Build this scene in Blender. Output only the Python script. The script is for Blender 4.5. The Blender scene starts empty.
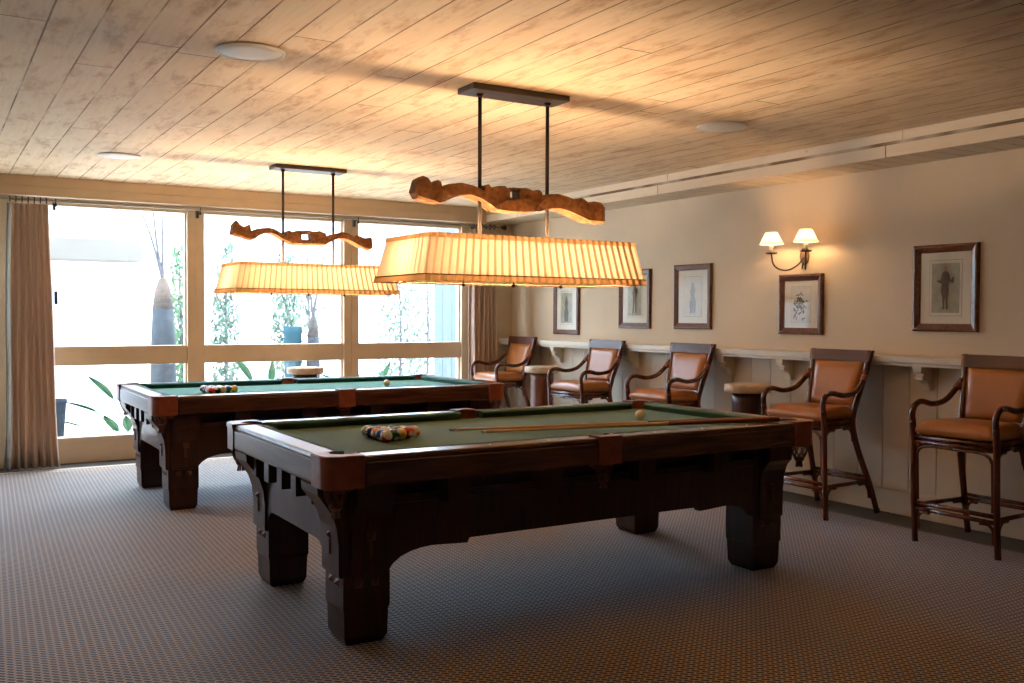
import bpy, bmesh, math, random
from mathutils import Vector, Matrix, Euler
from math import pi, sin, cos, radians
random.seed(7)
scene = bpy.context.scene
COL = scene.collection

# ------------------------------------------------------------------ camera
F_PX, YAW, PITCH, ROLL, CAM_H = 964.8, 0.546, -0.0271, 0.0044, 1.36
cam_data = bpy.data.cameras.new('camera')
cam_data.sensor_fit = 'HORIZONTAL'; cam_data.sensor_width = 36.0
cam_data.lens = F_PX / 1024 * 36.0
cam_data.clip_start = 0.05; cam_data.clip_end = 200
cam = bpy.data.objects.new('camera', cam_data); COL.objects.link(cam)
_r = Vector((cos(YAW), -sin(YAW), 0)); _f = Vector((sin(YAW), cos(YAW), 0)); _u = Vector((0, 0, 1))
f2 = _f * cos(PITCH) + _u * sin(PITCH); u2 = -_f * sin(PITCH) + _u * cos(PITCH)
r3 = _r * cos(ROLL) + u2 * sin(ROLL); u3 = -_r * sin(ROLL) + u2 * cos(ROLL)
M = Matrix((r3, u3, -f2)).transposed().to_4x4(); M.translation = Vector((0, 0, CAM_H))
cam.matrix_world = M
scene.camera = cam

# ------------------------------------------------------------------ world, sun, exposure
world = bpy.data.worlds.new('sky'); scene.world = world; world.use_nodes = True
wn = world.node_tree.nodes; wl = world.node_tree.links
bgn = wn['Background']
bgn.inputs['Color'].default_value = (0.58, 0.77, 1.0, 1); bgn.inputs['Strength'].default_value = 6.0
sd = bpy.data.lights.new('sun', 'SUN'); sd.energy = 3.0; sd.angle = radians(1.0); sd.color = (1, 0.95, 0.86)
sun = bpy.data.objects.new('sun', sd); COL.objects.link(sun)
sun.rotation_euler = Vector((0.15, 0.26, 1.0)).to_track_quat('Z', 'Y').to_euler()
scene.view_settings.view_transform = 'Standard'
scene.view_settings.look = 'None'
scene.view_settings.gamma = 1.0
scene.view_settings.use_curve_mapping = False
scene.view_settings.exposure = 1.35
scene.cycles.max_bounces = 10
scene.cycles.transparent_max_bounces = 16
scene.cycles.sample_clamp_indirect = 6.0
scene.cycles.use_denoising = True
BULB = 380.0       # emission strength of the pendant bulbs
SBULB = 130.0      # sconce bulbs

# ------------------------------------------------------------------ material helpers
def new_mat(name):
    m = bpy.data.materials.new(name); m.use_nodes = True
    return m, m.node_tree.nodes, m.node_tree.links, m.node_tree.nodes['Principled BSDF']

def simple(name, col, rough=0.5, metal=0.0, spec=0.5, noise=0.0, nscale=20, bump=0.0, coat=0.0):
    m, n, l, b = new_mat(name)
    b.inputs['Base Color'].default_value = (*col, 1); b.inputs['Roughness'].default_value = rough
    b.inputs['Metallic'].default_value = metal; b.inputs['Specular IOR Level'].default_value = spec
    b.inputs['Coat Weight'].default_value = coat; b.inputs['Coat Roughness'].default_value = 0.12
    if noise or bump:
        tc = n.new('ShaderNodeTexCoord'); no = n.new('ShaderNodeTexNoise')
        no.inputs['Scale'].default_value = nscale; no.inputs['Detail'].default_value = 5
        l.new(tc.outputs['Object'], no.inputs['Vector'])
        if noise:
            r = n.new('ShaderNodeValToRGB')
            r.color_ramp.elements[0].position = 0.3; r.color_ramp.elements[1].position = 0.7
            r.color_ramp.elements[0].color = (*[c * (1 - noise) for c in col], 1)
            r.color_ramp.elements[1].color = (*[min(1, c * (1 + noise)) for c in col], 1)
            l.new(no.outputs['Fac'], r.inputs['Fac']); l.new(r.outputs['Color'], b.inputs['Base Color'])
        if bump:
            bp = n.new('ShaderNodeBump'); bp.inputs['Strength'].default_value = bump; bp.inputs['Distance'].default_value = 0.01
            l.new(no.outputs['Fac'], bp.inputs['Height']); l.new(bp.outputs['Normal'], b.inputs['Normal'])
    return m

def wood(name, c1, c2, rough=0.35, axis=0, scale=6.0, coat=0.3, bump=0.05):
    m, n, l, b = new_mat(name)
    tc = n.new('ShaderNodeTexCoord'); mp = n.new('ShaderNodeMapping')
    s = [scale * 6] * 3; s[axis] = scale * 0.5
    mp.inputs['Scale'].default_value = s
    no = n.new('ShaderNodeTexNoise'); no.inputs['Scale'].default_value = 1.0; no.inputs['Detail'].default_value = 6; no.inputs['Distortion'].default_value = 0.6
    r = n.new('ShaderNodeValToRGB'); r.color_ramp.elements[0].position = 0.35; r.color_ramp.elements[1].position = 0.68
    r.color_ramp.elements[0].color = (*c1, 1); r.color_ramp.elements[1].color = (*c2, 1)
    bp = n.new('ShaderNodeBump'); bp.inputs['Strength'].default_value = bump; bp.inputs['Distance'].default_value = 0.005
    l.new(tc.outputs['Object'], mp.inputs['Vector']); l.new(mp.outputs['Vector'], no.inputs['Vector'])
    l.new(no.outputs['Fac'], r.inputs['Fac']); l.new(r.outputs['Color'], b.inputs['Base Color'])
    l.new(no.outputs['Fac'], bp.inputs['Height']); l.new(bp.outputs['Normal'], b.inputs['Normal'])
    b.inputs['Roughness'].default_value = rough; b.inputs['Coat Weight'].default_value = coat; b.inputs['Coat Roughness'].default_value = 0.2
    b.inputs['Specular IOR Level'].default_value = 0.38
    return m

def math_node(n, l, op, a, b=None):
    x = n.new('ShaderNodeMath'); x.operation = op
    for i, v in enumerate((a, b)):
        if v is None: continue
        if isinstance(v, (int, float)): x.inputs[i].default_value = v
        else: l.new(v, x.inputs[i])
    return x.outputs[0]

def mix_col(n, l, fac, a, b):
    x = n.new('ShaderNodeMix'); x.data_type = 'RGBA'
    for s, v in ((0, fac), (6, a), (7, b)):
        if isinstance(v, (int, float)): x.inputs[s].default_value = v
        elif isinstance(v, tuple): x.inputs[s].default_value = (*v, 1)
        else: l.new(v, x.inputs[s])
    return x.outputs[2]

def plank_material(name, pale, tan, brown, pitch=0.185, off=0.07, u=0, v=1, patch=0.75):
    """white-washed pine boards: u = axis across the boards, v = along"""
    m, n, l, b = new_mat(name)
    g = n.new('ShaderNodeNewGeometry'); sp = n.new('ShaderNodeSeparateXYZ'); l.new(g.outputs['Position'], sp.inputs[0])
    U = sp.outputs[u]; V = sp.outputs[v]
    un = math_node(n, l, 'DIVIDE', math_node(n, l, 'SUBTRACT', U, off), pitch)
    idx = math_node(n, l, 'FLOOR', un); fr = math_node(n, l, 'FRACT', un)
    edge = math_node(n, l, 'MINIMUM', fr, math_node(n, l, 'SUBTRACT', 1.0, fr))
    groove = math_node(n, l, 'LESS_THAN', edge, 0.022)
    wn_ = n.new('ShaderNodeTexWhiteNoise'); wn_.noise_dimensions = '1D'; l.new(idx, wn_.inputs['W'])
    rnd = wn_.outputs['Value']
    # board end joints
    vn = math_node(n, l, 'ADD', math_node(n, l, 'DIVIDE', V, 2.3), math_node(n, l, 'MULTIPLY', rnd, 7.3))
    vfr = math_node(n, l, 'FRACT', vn); vid = math_node(n, l, 'FLOOR', vn)
    joint = math_node(n, l, 'LESS_THAN', vfr, 0.0035)
    w2 = n.new('ShaderNodeTexWhiteNoise'); w2.noise_dimensions = '2D'
    cx = n.new('ShaderNodeCombineXYZ'); l.new(idx, cx.inputs[0]); l.new(vid, cx.inputs[1]); l.new(cx.outputs[0], w2.inputs['Vector'])
    # grain, stretched along the board
    cg = n.new('ShaderNodeCombineXYZ')
    l.new(math_node(n, l, 'MULTIPLY', U, 55.0), cg.inputs[0]); l.new(math_node(n, l, 'ADD', math_node(n, l, 'MULTIPLY', V, 3.0), math_node(n, l, 'MULTIPLY', w2.outputs['Value'], 40.0)), cg.inputs[1]); l.new(math_node(n, l, 'MULTIPLY', idx, 3.1), cg.inputs[2])
    ng = n.new('ShaderNodeTexNoise'); ng.inputs['Scale'].default_value = 1; ng.inputs['Detail'].default_value = 5; l.new(cg.outputs[0], ng.inputs['Vector'])
    cp = n.new('ShaderNodeCombineXYZ')
    l.new(math_node(n, l, 'MULTIPLY', U, 9.0), cp.inputs[0]); l.new(math_node(n, l, 'ADD', math_node(n, l, 'MULTIPLY', V, 2.6), math_node(n, l, 'MULTIPLY', w2.outputs['Value'], 20.0)), cp.inputs[1]); l.new(math_node(n, l, 'MULTIPLY', idx, 1.7), cp.inputs[2])
    npat = n.new('ShaderNodeTexNoise'); npat.inputs['Scale'].default_value = 1; npat.inputs['Detail'].default_value = 7; npat.inputs['Roughness'].default_value = 0.72; l.new(cp.outputs[0], npat.inputs['Vector'])
    r1 = n.new('ShaderNodeValToRGB'); r1.color_ramp.elements[0].position = 0.50; r1.color_ramp.elements[1].position = 0.66
    l.new(npat.outputs['Fac'], r1.inputs['Fac'])
    r2 = n.new('ShaderNodeValToRGB'); r2.color_ramp.elements[0].position = 0.40; r2.color_ramp.elements[1].position = 0.62
    l.new(ng.outputs['Fac'], r2.inputs['Fac'])
    c = mix_col(n, l, math_node(n, l, 'MULTIPLY', r2.outputs['Color'], 0.35), pale, tan)
    c = mix_col(n, l, math_node(n, l, 'MULTIPLY', w2.outputs['Value'], 0.35), c, tan)
    c = mix_col(n, l, math_node(n, l, 'MULTIPLY', r1.outputs['Color'], patch), c, brown)
    # knots: rare short brown marks
    vo = n.new('ShaderNodeTexVoronoi'); vo.inputs['Scale'].default_value = 1.0
    ck = n.new('ShaderNodeCombineXYZ'); l.new(math_node(n, l, 'MULTIPLY', U, 5.4), ck.inputs[0]); l.new(math_node(n, l, 'MULTIPLY', V, 2.2), ck.inputs[1]); l.new(ck.outputs[0], vo.inputs['Vector'])
    knot = math_node(n, l, 'LESS_THAN', vo.outputs['Distance'], 0.045)
    c = mix_col(n, l, math_node(n, l, 'MULTIPLY', knot, 0.6), c, brown)
    seam = math_node(n, l, 'MAXIMUM', groove, joint)
    ns = n.new('ShaderNodeTexNoise'); ns.inputs['Scale'].default_value = 2.2; ns.inputs['Detail'].default_value = 3; l.new(g.outputs['Position'], ns.inputs['Vector'])
    sw = math_node(n, l, 'MULTIPLY', seam, math_node(n, l, 'MINIMUM', 0.9, math_node(n, l, 'MAXIMUM', 0.15, math_node(n, l, 'MULTIPLY', math_node(n, l, 'SUBTRACT', ns.outputs['Fac'], 0.28), 3.2))))
    c = mix_col(n, l, sw, c, (0.13, 0.075, 0.035))
    l.new(c, b.inputs['Base Color']); b.inputs['Roughness'].default_value = 0.75; b.inputs['Specular IOR Level'].default_value = 0.25
    bp = n.new('ShaderNodeBump'); bp.inputs['Distance'].default_value = 0.004; bp.inputs['Strength'].default_value = 0.6
    hgt = math_node(n, l, 'SUBTRACT', math_node(n, l, 'MULTIPLY', ng.outputs['Fac'], 0.25), seam)
    l.new(hgt, bp.inputs['Height']); l.new(bp.outputs['Normal'], b.inputs['Normal'])
    return m

def carpet_material():
    m, n, l, b = new_mat('woven_carpet')
    g = n.new('ShaderNodeNewGeometry')
    mp = n.new('ShaderNodeMapping'); mp.inputs['Rotation'].default_value = (0, 0, radians(45))
    l.new(g.outputs['Position'], mp.inputs['Vector'])
    br = n.new('ShaderNodeTexBrick'); br.offset = 0.5; br.squash = 1.0
    br.inputs['Scale'].default_value = 1.0; br.inputs['Brick Width'].default_value = 0.040; br.inputs['Row Height'].default_value = 0.022
    br.inputs['Mortar Size'].default_value = 0.0042; br.inputs['Mortar Smooth'].default_value = 0.15; br.inputs['Bias'].default_value = 0
    br.inputs['Color1'].default_value = (0.028, 0.014, 0.009, 1); br.inputs['Color2'].default_value = (0.042, 0.022, 0.014, 1)
    br.inputs['Mortar'].default_value = (0.58, 0.41, 0.25, 1)
    l.new(mp.outputs['Vector'], br.inputs['Vector'])
    no = n.new('ShaderNodeTexNoise'); no.inputs['Scale'].default_value = 1.3; no.inputs['Detail'].default_value = 3
    l.new(g.outputs['Position'], no.inputs['Vector'])
    hv = n.new('ShaderNodeHueSaturation'); l.new(br.outputs['Color'], hv.inputs['Color'])
    l.new(math_node(n, l, 'ADD', 0.8, math_node(n, l, 'MULTIPLY', no.outputs['Fac'], 0.4)), hv.inputs['Value'])
    l.new(hv.outputs['Color'], b.inputs['Base Color'])
    b.inputs['Roughness'].default_value = 0.72; b.inputs['Specular IOR Level'].default_value = 0.35
    b.inputs['Sheen Weight'].default_value = 0.45; b.inputs['Sheen Roughness'].default_value = 0.35; b.inputs['Sheen Tint'].default_value = (0.50, 0.72, 1.0, 1)  # blue tint puts reflected window light into the carpet's sheen
    bp = n.new('ShaderNodeBump'); bp.inputs['Distance'].default_value = 0.003; bp.inputs['Strength'].default_value = 0.7
    l.new(br.outputs['Fac'], bp.inputs['Height']); l.new(bp.outputs['Normal'], b.inputs['Normal'])
    return m

def cloth_felt(name, col):
    m = simple(name, col, rough=0.85, spec=0.2, noise=0.06, nscale=300, bump=0.1)
    b = m.node_tree.nodes['Principled BSDF']; b.inputs['Sheen Weight'].default_value = 0.25; b.inputs['Sheen Roughness'].default_value = 0.4
    b.inputs['Sheen Tint'].default_value = (0.75, 0.95, 0.8, 1)
    return m

def translucent(name, col, tcol, fac=0.5, rough=1.0):
    m = bpy.data.materials.new(name); m.use_nodes = True
    n, l = m.node_tree.nodes, m.node_tree.links; n.clear()
    o = n.new('ShaderNodeOutputMaterial'); d = n.new('ShaderNodeBsdfDiffuse'); t = n.new('ShaderNodeBsdfTranslucent'); mx = n.new('ShaderNodeMixShader')
    tc = n.new('ShaderNodeTexCoord'); no = n.new('ShaderNodeTexNoise'); no.inputs['Scale'].default_value = 60; no.inputs['Detail'].default_value = 4
    l.new(tc.outputs['Object'], no.inputs['Vector'])
    c = mix_col(n, l, no.outputs['Fac'], tuple(x * 0.93 for x in tcol), tcol)
    d.inputs['Color'].default_value = (*col, 1); l.new(c, t.inputs['Color'])
    mx.inputs['Fac'].default_value = fac
    l.new(d.outputs[0], mx.inputs[1]); l.new(t.outputs[0], mx.inputs[2]); l.new(mx.outputs[0], o.inputs['Surface'])
    return m

def glass_mat(name='window_glass', tint=(1, 1, 1), refl=0.05):
    m = bpy.data.materials.new(name); m.use_nodes = True
    n, l = m.node_tree.nodes, m.node_tree.links; n.clear()
    o = n.new('ShaderNodeOutputMaterial'); t = n.new('ShaderNodeBsdfTransparent'); g = n.new('ShaderNodeBsdfGlossy'); mx = n.new('ShaderNodeMixShader')
    t.inputs['Color'].default_value = (*tint, 1); g.inputs['Roughness'].default_value = 0.02
    lw = n.new('ShaderNodeLayerWeight'); lw.inputs['Blend'].default_value = 0.5
    fz = math_node(n, l, 'ADD', math_node(n, l, 'MULTIPLY', math_node(n, l, 'POWER', lw.outputs['Facing'], 5.0), 0.9), refl)
    l.new(fz, mx.inputs['Fac']); l.new(t.outputs[0], mx.inputs[1]); l.new(g.outputs[0], mx.inputs[2]); l.new(mx.outputs[0], o.inputs['Surface'])
    return m

def emit(name, col, s):
    m = bpy.data.materials.new(name); m.use_nodes = True
    n, l = m.node_tree.nodes, m.node_tree.links; n.clear()
    o = n.new('ShaderNodeOutputMaterial'); e = n.new('ShaderNodeEmission'); e.inputs['Color'].default_value = (*col, 1); e.inputs['Strength'].default_value = s
    l.new(e.outputs[0], o.inputs['Surface']); return m

MT = dict(
    ceiling=plank_material('whitewashed_pine_ceiling', (0.80, 0.66, 0.47), (0.68, 0.49, 0.30), (0.46, 0.27, 0.135)),
    soffit=plank_material('whitewashed_pine_beam', (0.80, 0.70, 0.55), (0.70, 0.57, 0.42), (0.55, 0.40, 0.26), pitch=0.5, off=2.49, u=2, v=1, patch=0.25),
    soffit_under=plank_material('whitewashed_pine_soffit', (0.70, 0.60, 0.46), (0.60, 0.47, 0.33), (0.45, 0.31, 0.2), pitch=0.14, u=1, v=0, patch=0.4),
    wall=simple('cream_plaster', (0.70, 0.575, 0.415), 0.9, noise=0.03, nscale=3, bump=0.02, spec=0.2),
    wainscot=simple('painted_beadboard', (0.60, 0.50, 0.37), 0.55, noise=0.05, nscale=4, spec=0.4),
    ledge=simple('cream_painted_shelf', (0.70, 0.62, 0.48), 0.35, noise=0.04, nscale=8),
    frame=simple('painted_window_wood', (0.64, 0.49, 0.33), 0.5, noise=0.05, nscale=6),
    floor=simple('dark_stone_floor', (0.045, 0.04, 0.036), 0.5, noise=0.2, nscale=5),
    carpet=carpet_material(),
    binding=simple('carpet_binding', (0.30, 0.22, 0.15), 0.8),
    dark=wood('dark_mahogany', (0.022, 0.0055, 0.0030), (0.058, 0.015, 0.0065), 0.36, axis=2, coat=0.08),
    rail=wood('rail_mahogany', (0.050, 0.014, 0.006), (0.115, 0.038, 0.015), 0.26, axis=0, coat=0.5),
    railend=wood('rail_end_mahogany', (0.050, 0.014, 0.006), (0.115, 0.038, 0.015), 0.32, axis=1, coat=0.12),
    leather=simple('red_brown_leather', (0.26, 0.060, 0.022), 0.35, noise=0.25, nscale=25, bump=0.15),
    net=simple('dark_leather_net', (0.12, 0.033, 0.016), 0.45, noise=0.2, nscale=40),
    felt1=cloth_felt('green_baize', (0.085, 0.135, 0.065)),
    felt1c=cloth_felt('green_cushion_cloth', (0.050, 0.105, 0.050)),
    felt2=cloth_felt('teal_baize_sky_sheen', (0.07, 0.27, 0.22)),  # paler teal carries the sky's reflection in the cloth colour
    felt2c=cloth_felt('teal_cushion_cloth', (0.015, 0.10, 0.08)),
    metal=simple('dark_bronze', (0.055, 0.040, 0.030), 0.45, metal=0.7),
    rodmetal=simple('grey_curtain_rod', (0.35, 0.32, 0.27), 0.4, metal=0.5),
    canopy=wood('dark_walnut', (0.045, 0.03, 0.02), (0.09, 0.06, 0.04), 0.5, coat=0.1),
    yoke=simple('carved_old_oak', (0.19, 0.085, 0.032), 0.75, noise=0.42, nscale=38, bump=0.5, spec=0.2),
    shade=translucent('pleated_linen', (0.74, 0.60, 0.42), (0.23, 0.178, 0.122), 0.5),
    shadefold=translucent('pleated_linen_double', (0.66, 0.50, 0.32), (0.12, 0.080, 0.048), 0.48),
    shadetrim=translucent('linen_trim', (0.50, 0.34, 0.18), (0.20, 0.11, 0.045), 0.35),
    braid=simple('dark_braid', (0.07, 0.03, 0.012), 0.9),
    diffuser=translucent('frosted_diffuser', (0.75, 0.68, 0.55), (0.42, 0.35, 0.26), 0.35),
    bulb=emit('warm_bulb', (1.0, 0.68, 0.42), BULB),
    sbulb=emit('sconce_bulb', (1.0, 0.62, 0.30), SBULB),
    sshade=translucent('sconce_paper', (0.85, 0.75, 0.58), (0.60, 0.50, 0.36), 0.5),
    candle=simple('candle_sleeve', (0.85, 0.80, 0.68), 0.5),
    rattan=wood('polished_rattan', (0.060, 0.013, 0.006), (0.15, 0.034, 0.014), 0.22, axis=2, coat=0.6, bump=0.02),
    board=wood('stool_top_board', (0.060, 0.014, 0.007), (0.10, 0.026, 0.011), 0.34, axis=1, coat=0.1, bump=0.02),
    tan=simple('tan_leather', (0.42, 0.145, 0.030), 0.33, noise=0.10, nscale=9, bump=0.04, coat=0.15),
    curtain=translucent('tan_curtain_cloth', (0.74, 0.58, 0.47), (0.6, 0.44, 0.34), 0.25),
    lining=translucent('pale_curtain_lining', (0.70, 0.68, 0.62), (0.6, 0.6, 0.55), 0.35),
    picframe=wood('brown_picture_moulding', (0.09, 0.032, 0.016), (0.19, 0.07, 0.03), 0.3, coat=0.5),
    mat=simple('ivory_mount', (0.72, 0.68, 0.56), 0.9),
    print_=simple('aged_print_paper', (0.40, 0.38, 0.28), 0.9, noise=0.15, nscale=20),
    print2=simple('pale_print_paper', (0.66, 0.64, 0.56), 0.9, noise=0.06, nscale=20),
    fig=simple('brown_ink_figure', (0.15, 0.105, 0.078), 0.9, noise=0.2, nscale=50),
    skin=simple('printed_skin_tone', (0.42, 0.26, 0.18), 0.9),
    ink=simple('grey_ink', (0.16, 0.17, 0.15), 0.9, noise=0.4, nscale=80),
    paleink=simple('pale_blue_ink', (0.36, 0.40, 0.40), 0.9, noise=0.3, nscale=60),
    line=simple('mount_line', (0.42, 0.38, 0.28), 0.9),
    glass=glass_mat(),
    picglass=glass_mat('picture_glass', refl=0.012),
    stone=simple('travertine_top', (0.56, 0.42, 0.28), 0.5, noise=0.18, nscale=18, bump=0.05),
    drum=wood('dark_drum_wood', (0.035, 0.014, 0.008), (0.08, 0.03, 0.015), 0.35, axis=2),
    drumred=wood('red_drum_wood', (0.11, 0.03, 0.014), (0.20, 0.06, 0.025), 0.35, axis=2),
    speaker=simple('white_speaker_grille', (0.78, 0.74, 0.68), 0.6),
    cue=wood('maple_cue', (0.62, 0.36, 0.13), (0.74, 0.46, 0.19), 0.25, axis=2, coat=0.5),
    cuebutt=wood('cherry_cue_butt', (0.16, 0.03, 0.012), (0.26, 0.06, 0.02), 0.22, axis=2, coat=0.6),
    ferrule=simple('ivory_ferrule', (0.8, 0.76, 0.64), 0.4),
    tip=simple('blue_tip', (0.12, 0.25, 0.33), 0.9),
    ivory=simple('ivory_ball', (0.80, 0.68, 0.42), 0.12, coat=0.4),
    garden=simple('pale_paving', (0.62, 0.60, 0.56), 0.9, noise=0.1, nscale=2),
    stucco=simple('white_stucco', (0.80, 0.80, 0.80), 0.95, noise=0.02, nscale=2),
    lintel=simple('grey_concrete_beam', (0.15, 0.125, 0.10), 0.9, noise=0.1, nscale=2),
    bluefence=simple('pale_blue_boards', (0.105, 0.135, 0.145), 0.8, noise=0.05, nscale=6),
    trunk=simple('grey_trunk', (0.030, 0.033, 0.036), 0.9, noise=0.3, nscale=14, bump=0.4),
    trunktip=simple('brown_trunk_top', (0.07, 0.055, 0.045), 0.9, noise=0.3, nscale=20, bump=0.3),
    bark=simple('pale_bark', (0.09, 0.08, 0.08), 0.9, noise=0.2, nscale=20),
    leafA=simple('soft_green_leaves', (0.085, 0.125, 0.08), 0.7, noise=0.35, nscale=4),
    leafB=simple('bright_green_leaves', (0.06, 0.12, 0.045), 0.5, noise=0.3, nscale=5),
    leafC=simple('blade_leaves', (0.025, 0.09, 0.035), 0.45, noise=0.3, nscale=5),
    pot=simple('blue_glazed_pot', (0.03, 0.07, 0.085), 0.8, spec=0.1, noise=0.2, nscale=8),
    darkpot=simple('slate_pot', (0.020, 0.026, 0.034), 0.9, spec=0.1, noise=0.2, nscale=8),
    black=simple('black_plastic', (0.02, 0.02, 0.02), 0.4),
)

# ------------------------------------------------------------------ geometry helpers
class MB:
    """collects shapes into one mesh"""
    def __init__(s): s.bm = bmesh.new(); s.mats = []
    def _mi(s, m):
        if m is None: return 0
        if m not in s.mats: s.mats.append(m)
        return s.mats.index(m)
    def _new(s, geo, mi, smooth=False):
        for f in geo: f.material_index = mi; f.smooth = smooth
    def box(s, x0, x1, y0, y1, z0, z1, m=None, bev=0.0, rot=None):
        mi = s._mi(m)
        r = bmesh.ops.create_cube(s.bm, size=1)
        vs = r['verts']
        for v in vs:
            v.co = Vector(((x0 + x1) / 2 + v.co.x * (x1 - x0), (y0 + y1) / 2 + v.co.y * (y1 - y0), (z0 + z1) / 2 + v.co.z * (z1 - z0)))
        fs = set(f for v in vs for f in v.link_faces)
        if bev > 0:
            es = set(e for v in vs for e in v.link_edges)
            rb = bmesh.ops.bevel(s.bm, geom=list(es), offset=bev, segments=2, profile=0.6, affect='EDGES')
            fs = set(f for f in s.bm.faces if f.is_valid and (f in fs or f in rb['faces']))
            vs = set(v for f in fs for v in f.verts)
        if rot:
            for v in vs: v.co = rot @ v.co
        s._new([f for f in fs if f.is_valid], mi)
        return s
    def prism(s, pts, fn, d0, d1, m=None, smooth=False):
        """polygon pts (2-D) extruded; fn(a,b,d)->xyz"""
        mi = s._mi(m)
        v0 = [s.bm.verts.new(fn(a, b, d0)) for a, b in pts]; v1 = [s.bm.verts.new(fn(a, b, d1)) for a, b in pts]
        n = len(pts); fs = [s.bm.faces.new(v0[::-1]), s.bm.faces.new(v1)]
        for i in range(n):
            fs.append(s.bm.faces.new((v0[i], v0[(i + 1) % n], v1[(i + 1) % n], v1[i])))
        s._new(fs, mi)
        if smooth:
            for f in fs[2:]: f.smooth = True
        return s
    def tube(s, pts, rad, m=None, seg=10, caps=True):
        mi = s._mi(m)
        P = [Vector(p) for p in pts]; n = len(P)
        R = rad if isinstance(rad, (list, tuple)) else [rad] * n
        rings = []; prev = None
        for i in range(n):
            t = (P[min(i + 1, n - 1)] - P[max(i - 1, 0)]).normalized()
            if prev is None:
                a = Vector((0, 0, 1)) if abs(t.z) < 0.9 else Vector((1, 0, 0)); a = (a - t * a.dot(t)).normalized()
            else:
                a = (prev - t * prev.dot(t)).normalized()
            prev = a; b = t.cross(a)
            rings.append([s.bm.verts.new(P[i] + (a * cos(2 * pi * k / seg) + b * sin(2 * pi * k / seg)) * R[i]) for k in range(seg)])
        fs = []
        for i in range(n - 1):
            for k in range(seg):
                fs.append(s.bm.faces.new((rings[i][k], rings[i][(k + 1) % seg], rings[i + 1][(k + 1) % seg], rings[i + 1][k])))
        s._new(fs, mi, True)
        if caps: s._new([s.bm.faces.new(rings[0][::-1]), s.bm.faces.new(rings[-1])], mi)
        return s
    def lathe(s, prof, c=(0, 0, 0), m=None, seg=28, sx=1, sy=1, cap=True, fn=None):
        mi = s._mi(m); rings = []
        fn = fn or (lambda x, y, z: (c[0] + x * sx, c[1] + y * sy, c[2] + z))
        for r, z in prof:
            if r <= 1e-6: rings.append([s.bm.verts.new(fn(0, 0, z))])
            else: rings.append([s.bm.verts.new(fn(r * cos(2 * pi * k / seg), r * sin(2 * pi * k / seg), z)) for k in range(seg)])
        fs = []
        for a, b in zip(rings, rings[1:]):
            if len(a) == 1 and len(b) == 1: continue
            for k in range(seg):
                if len(a) == 1: fs.append(s.bm.faces.new((a[0], b[(k + 1) % seg], b[k])))
                elif len(b) == 1: fs.append(s.bm.faces.new((a[k], a[(k + 1) % seg], b[0])))
                else: fs.append(s.bm.faces.new((a[k], a[(k + 1) % seg], b[(k + 1) % seg], b[k])))
        s._new(fs, mi, True)
        if cap:
            if len(rings[0]) > 1: s._new([s.bm.faces.new(rings[0][::-1])], mi)
            if len(rings[-1]) > 1: s._new([s.bm.faces.new(rings[-1])], mi)
        return s
    def quad(s, a, b, c, d, m=None, smooth=False):
        f = s.bm.faces.new([s.bm.verts.new(p) for p in (a, b, c, d)]); s._new([f], s._mi(m), smooth); return s
    def build(s, name, mat=None, parent=None, loc=None, recalc=True, mod=None):
        if recalc: bmesh.ops.recalc_face_normals(s.bm, faces=s.bm.faces[:])
        me = bpy.data.meshes.new(name); s.bm.to_mesh(me); s.bm.free()
        for m in (s.mats or [mat]): me.materials.append(m)
        o = bpy.data.objects.new(name, me); COL.objects.link(o)
        if parent is not None: o.parent = parent
        if loc is not None: o.location = loc
        return o

def tag(o, label=None, cat=None, group=None, kind=None):
    if label: o['label'] = label
    if cat: o['category'] = cat
    if group: o['group'] = group
    if kind: o['kind'] = kind
    return o
def empty(name, loc=(0, 0, 0), rz=0.0, label=None, cat=None, group=None):
    o = bpy.data.objects.new(name, None); COL.objects.link(o); o.empty_display_size = 0.1
    o.location = loc; o.rotation_euler = (0, 0, rz); return tag(o, label, cat, group)
def struct(o): o['kind'] = 'structure'; return o
def kids(o): return [c for c in list(bpy.data.objects) if c.parent == o]
def copy_tree(o, parent=None):
    c = o.copy(); COL.objects.link(c)
    if parent is not None: c.parent = parent
    for ch in kids(o): copy_tree(ch, c)
    return c
def smoothpath(pts, n=6):
    """Catmull-Rom through pts"""
    P = [Vector(p) for p in pts]; P = [P[0] * 2 - P[1]] + P + [P[-1] * 2 - P[-2]]; out = []
    for i in range(1, len(P) - 2):
        for k in range(n):
            t = k / n; a, b, c, d = P[i - 1:i + 3]
            out.append(0.5 * ((2 * b) + (c - a) * t + (2 * a - 5 * b + 4 * c - d) * t * t + (3 * b - a - 3 * c + d) * t ** 3))
    out.append(P[-2]); return out
XZ = lambda y: None

# ------------------------------------------------------------------ room shell
XR, YB, ZC = 5.778, 9.53, 2.56
XL, YF = -3.4, -3.2
struct(MB().box(XL - .2, XR + .2, YF - .2, YB + .18, -0.12, -0.004).build('floor', MT['floor']))
cp = MB().box(XL + .02, 5.385, YF + .02, 9.18, -0.004, -0.0004).build('carpet', MT['carpet'])
tag(cp, 'brown and beige woven wall-to-wall carpet under the pool tables', 'carpet')
MB().box(5.385, 5.405, YF + .02, 9.20, -0.004, -0.0001).box(XL + .02, 5.385, 9.175, 9.185, -0.004, -0.0001).build('carpet_binding', MT['binding'], cp)['label'] = 'pale binding strip along the carpet edge'
struct(MB().box(XL - .2, XR + .2, YF - .2, YB + .18, ZC, ZC + 0.1).build('ceiling', MT['ceiling']))
struct(MB().box(XR, XR + .2, YF - .2, YB + .18, -0.004, ZC).build('wall_right', MT['wall']))
struct(MB().box(XL - .2, XL, YF - .2, YB + .18, -0.004, ZC).build('wall_left', MT['wall']))
struct(MB().box(XL, XR, YF - .2, YF, -0.004, ZC).build('wall_front', MT['wall']))
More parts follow.
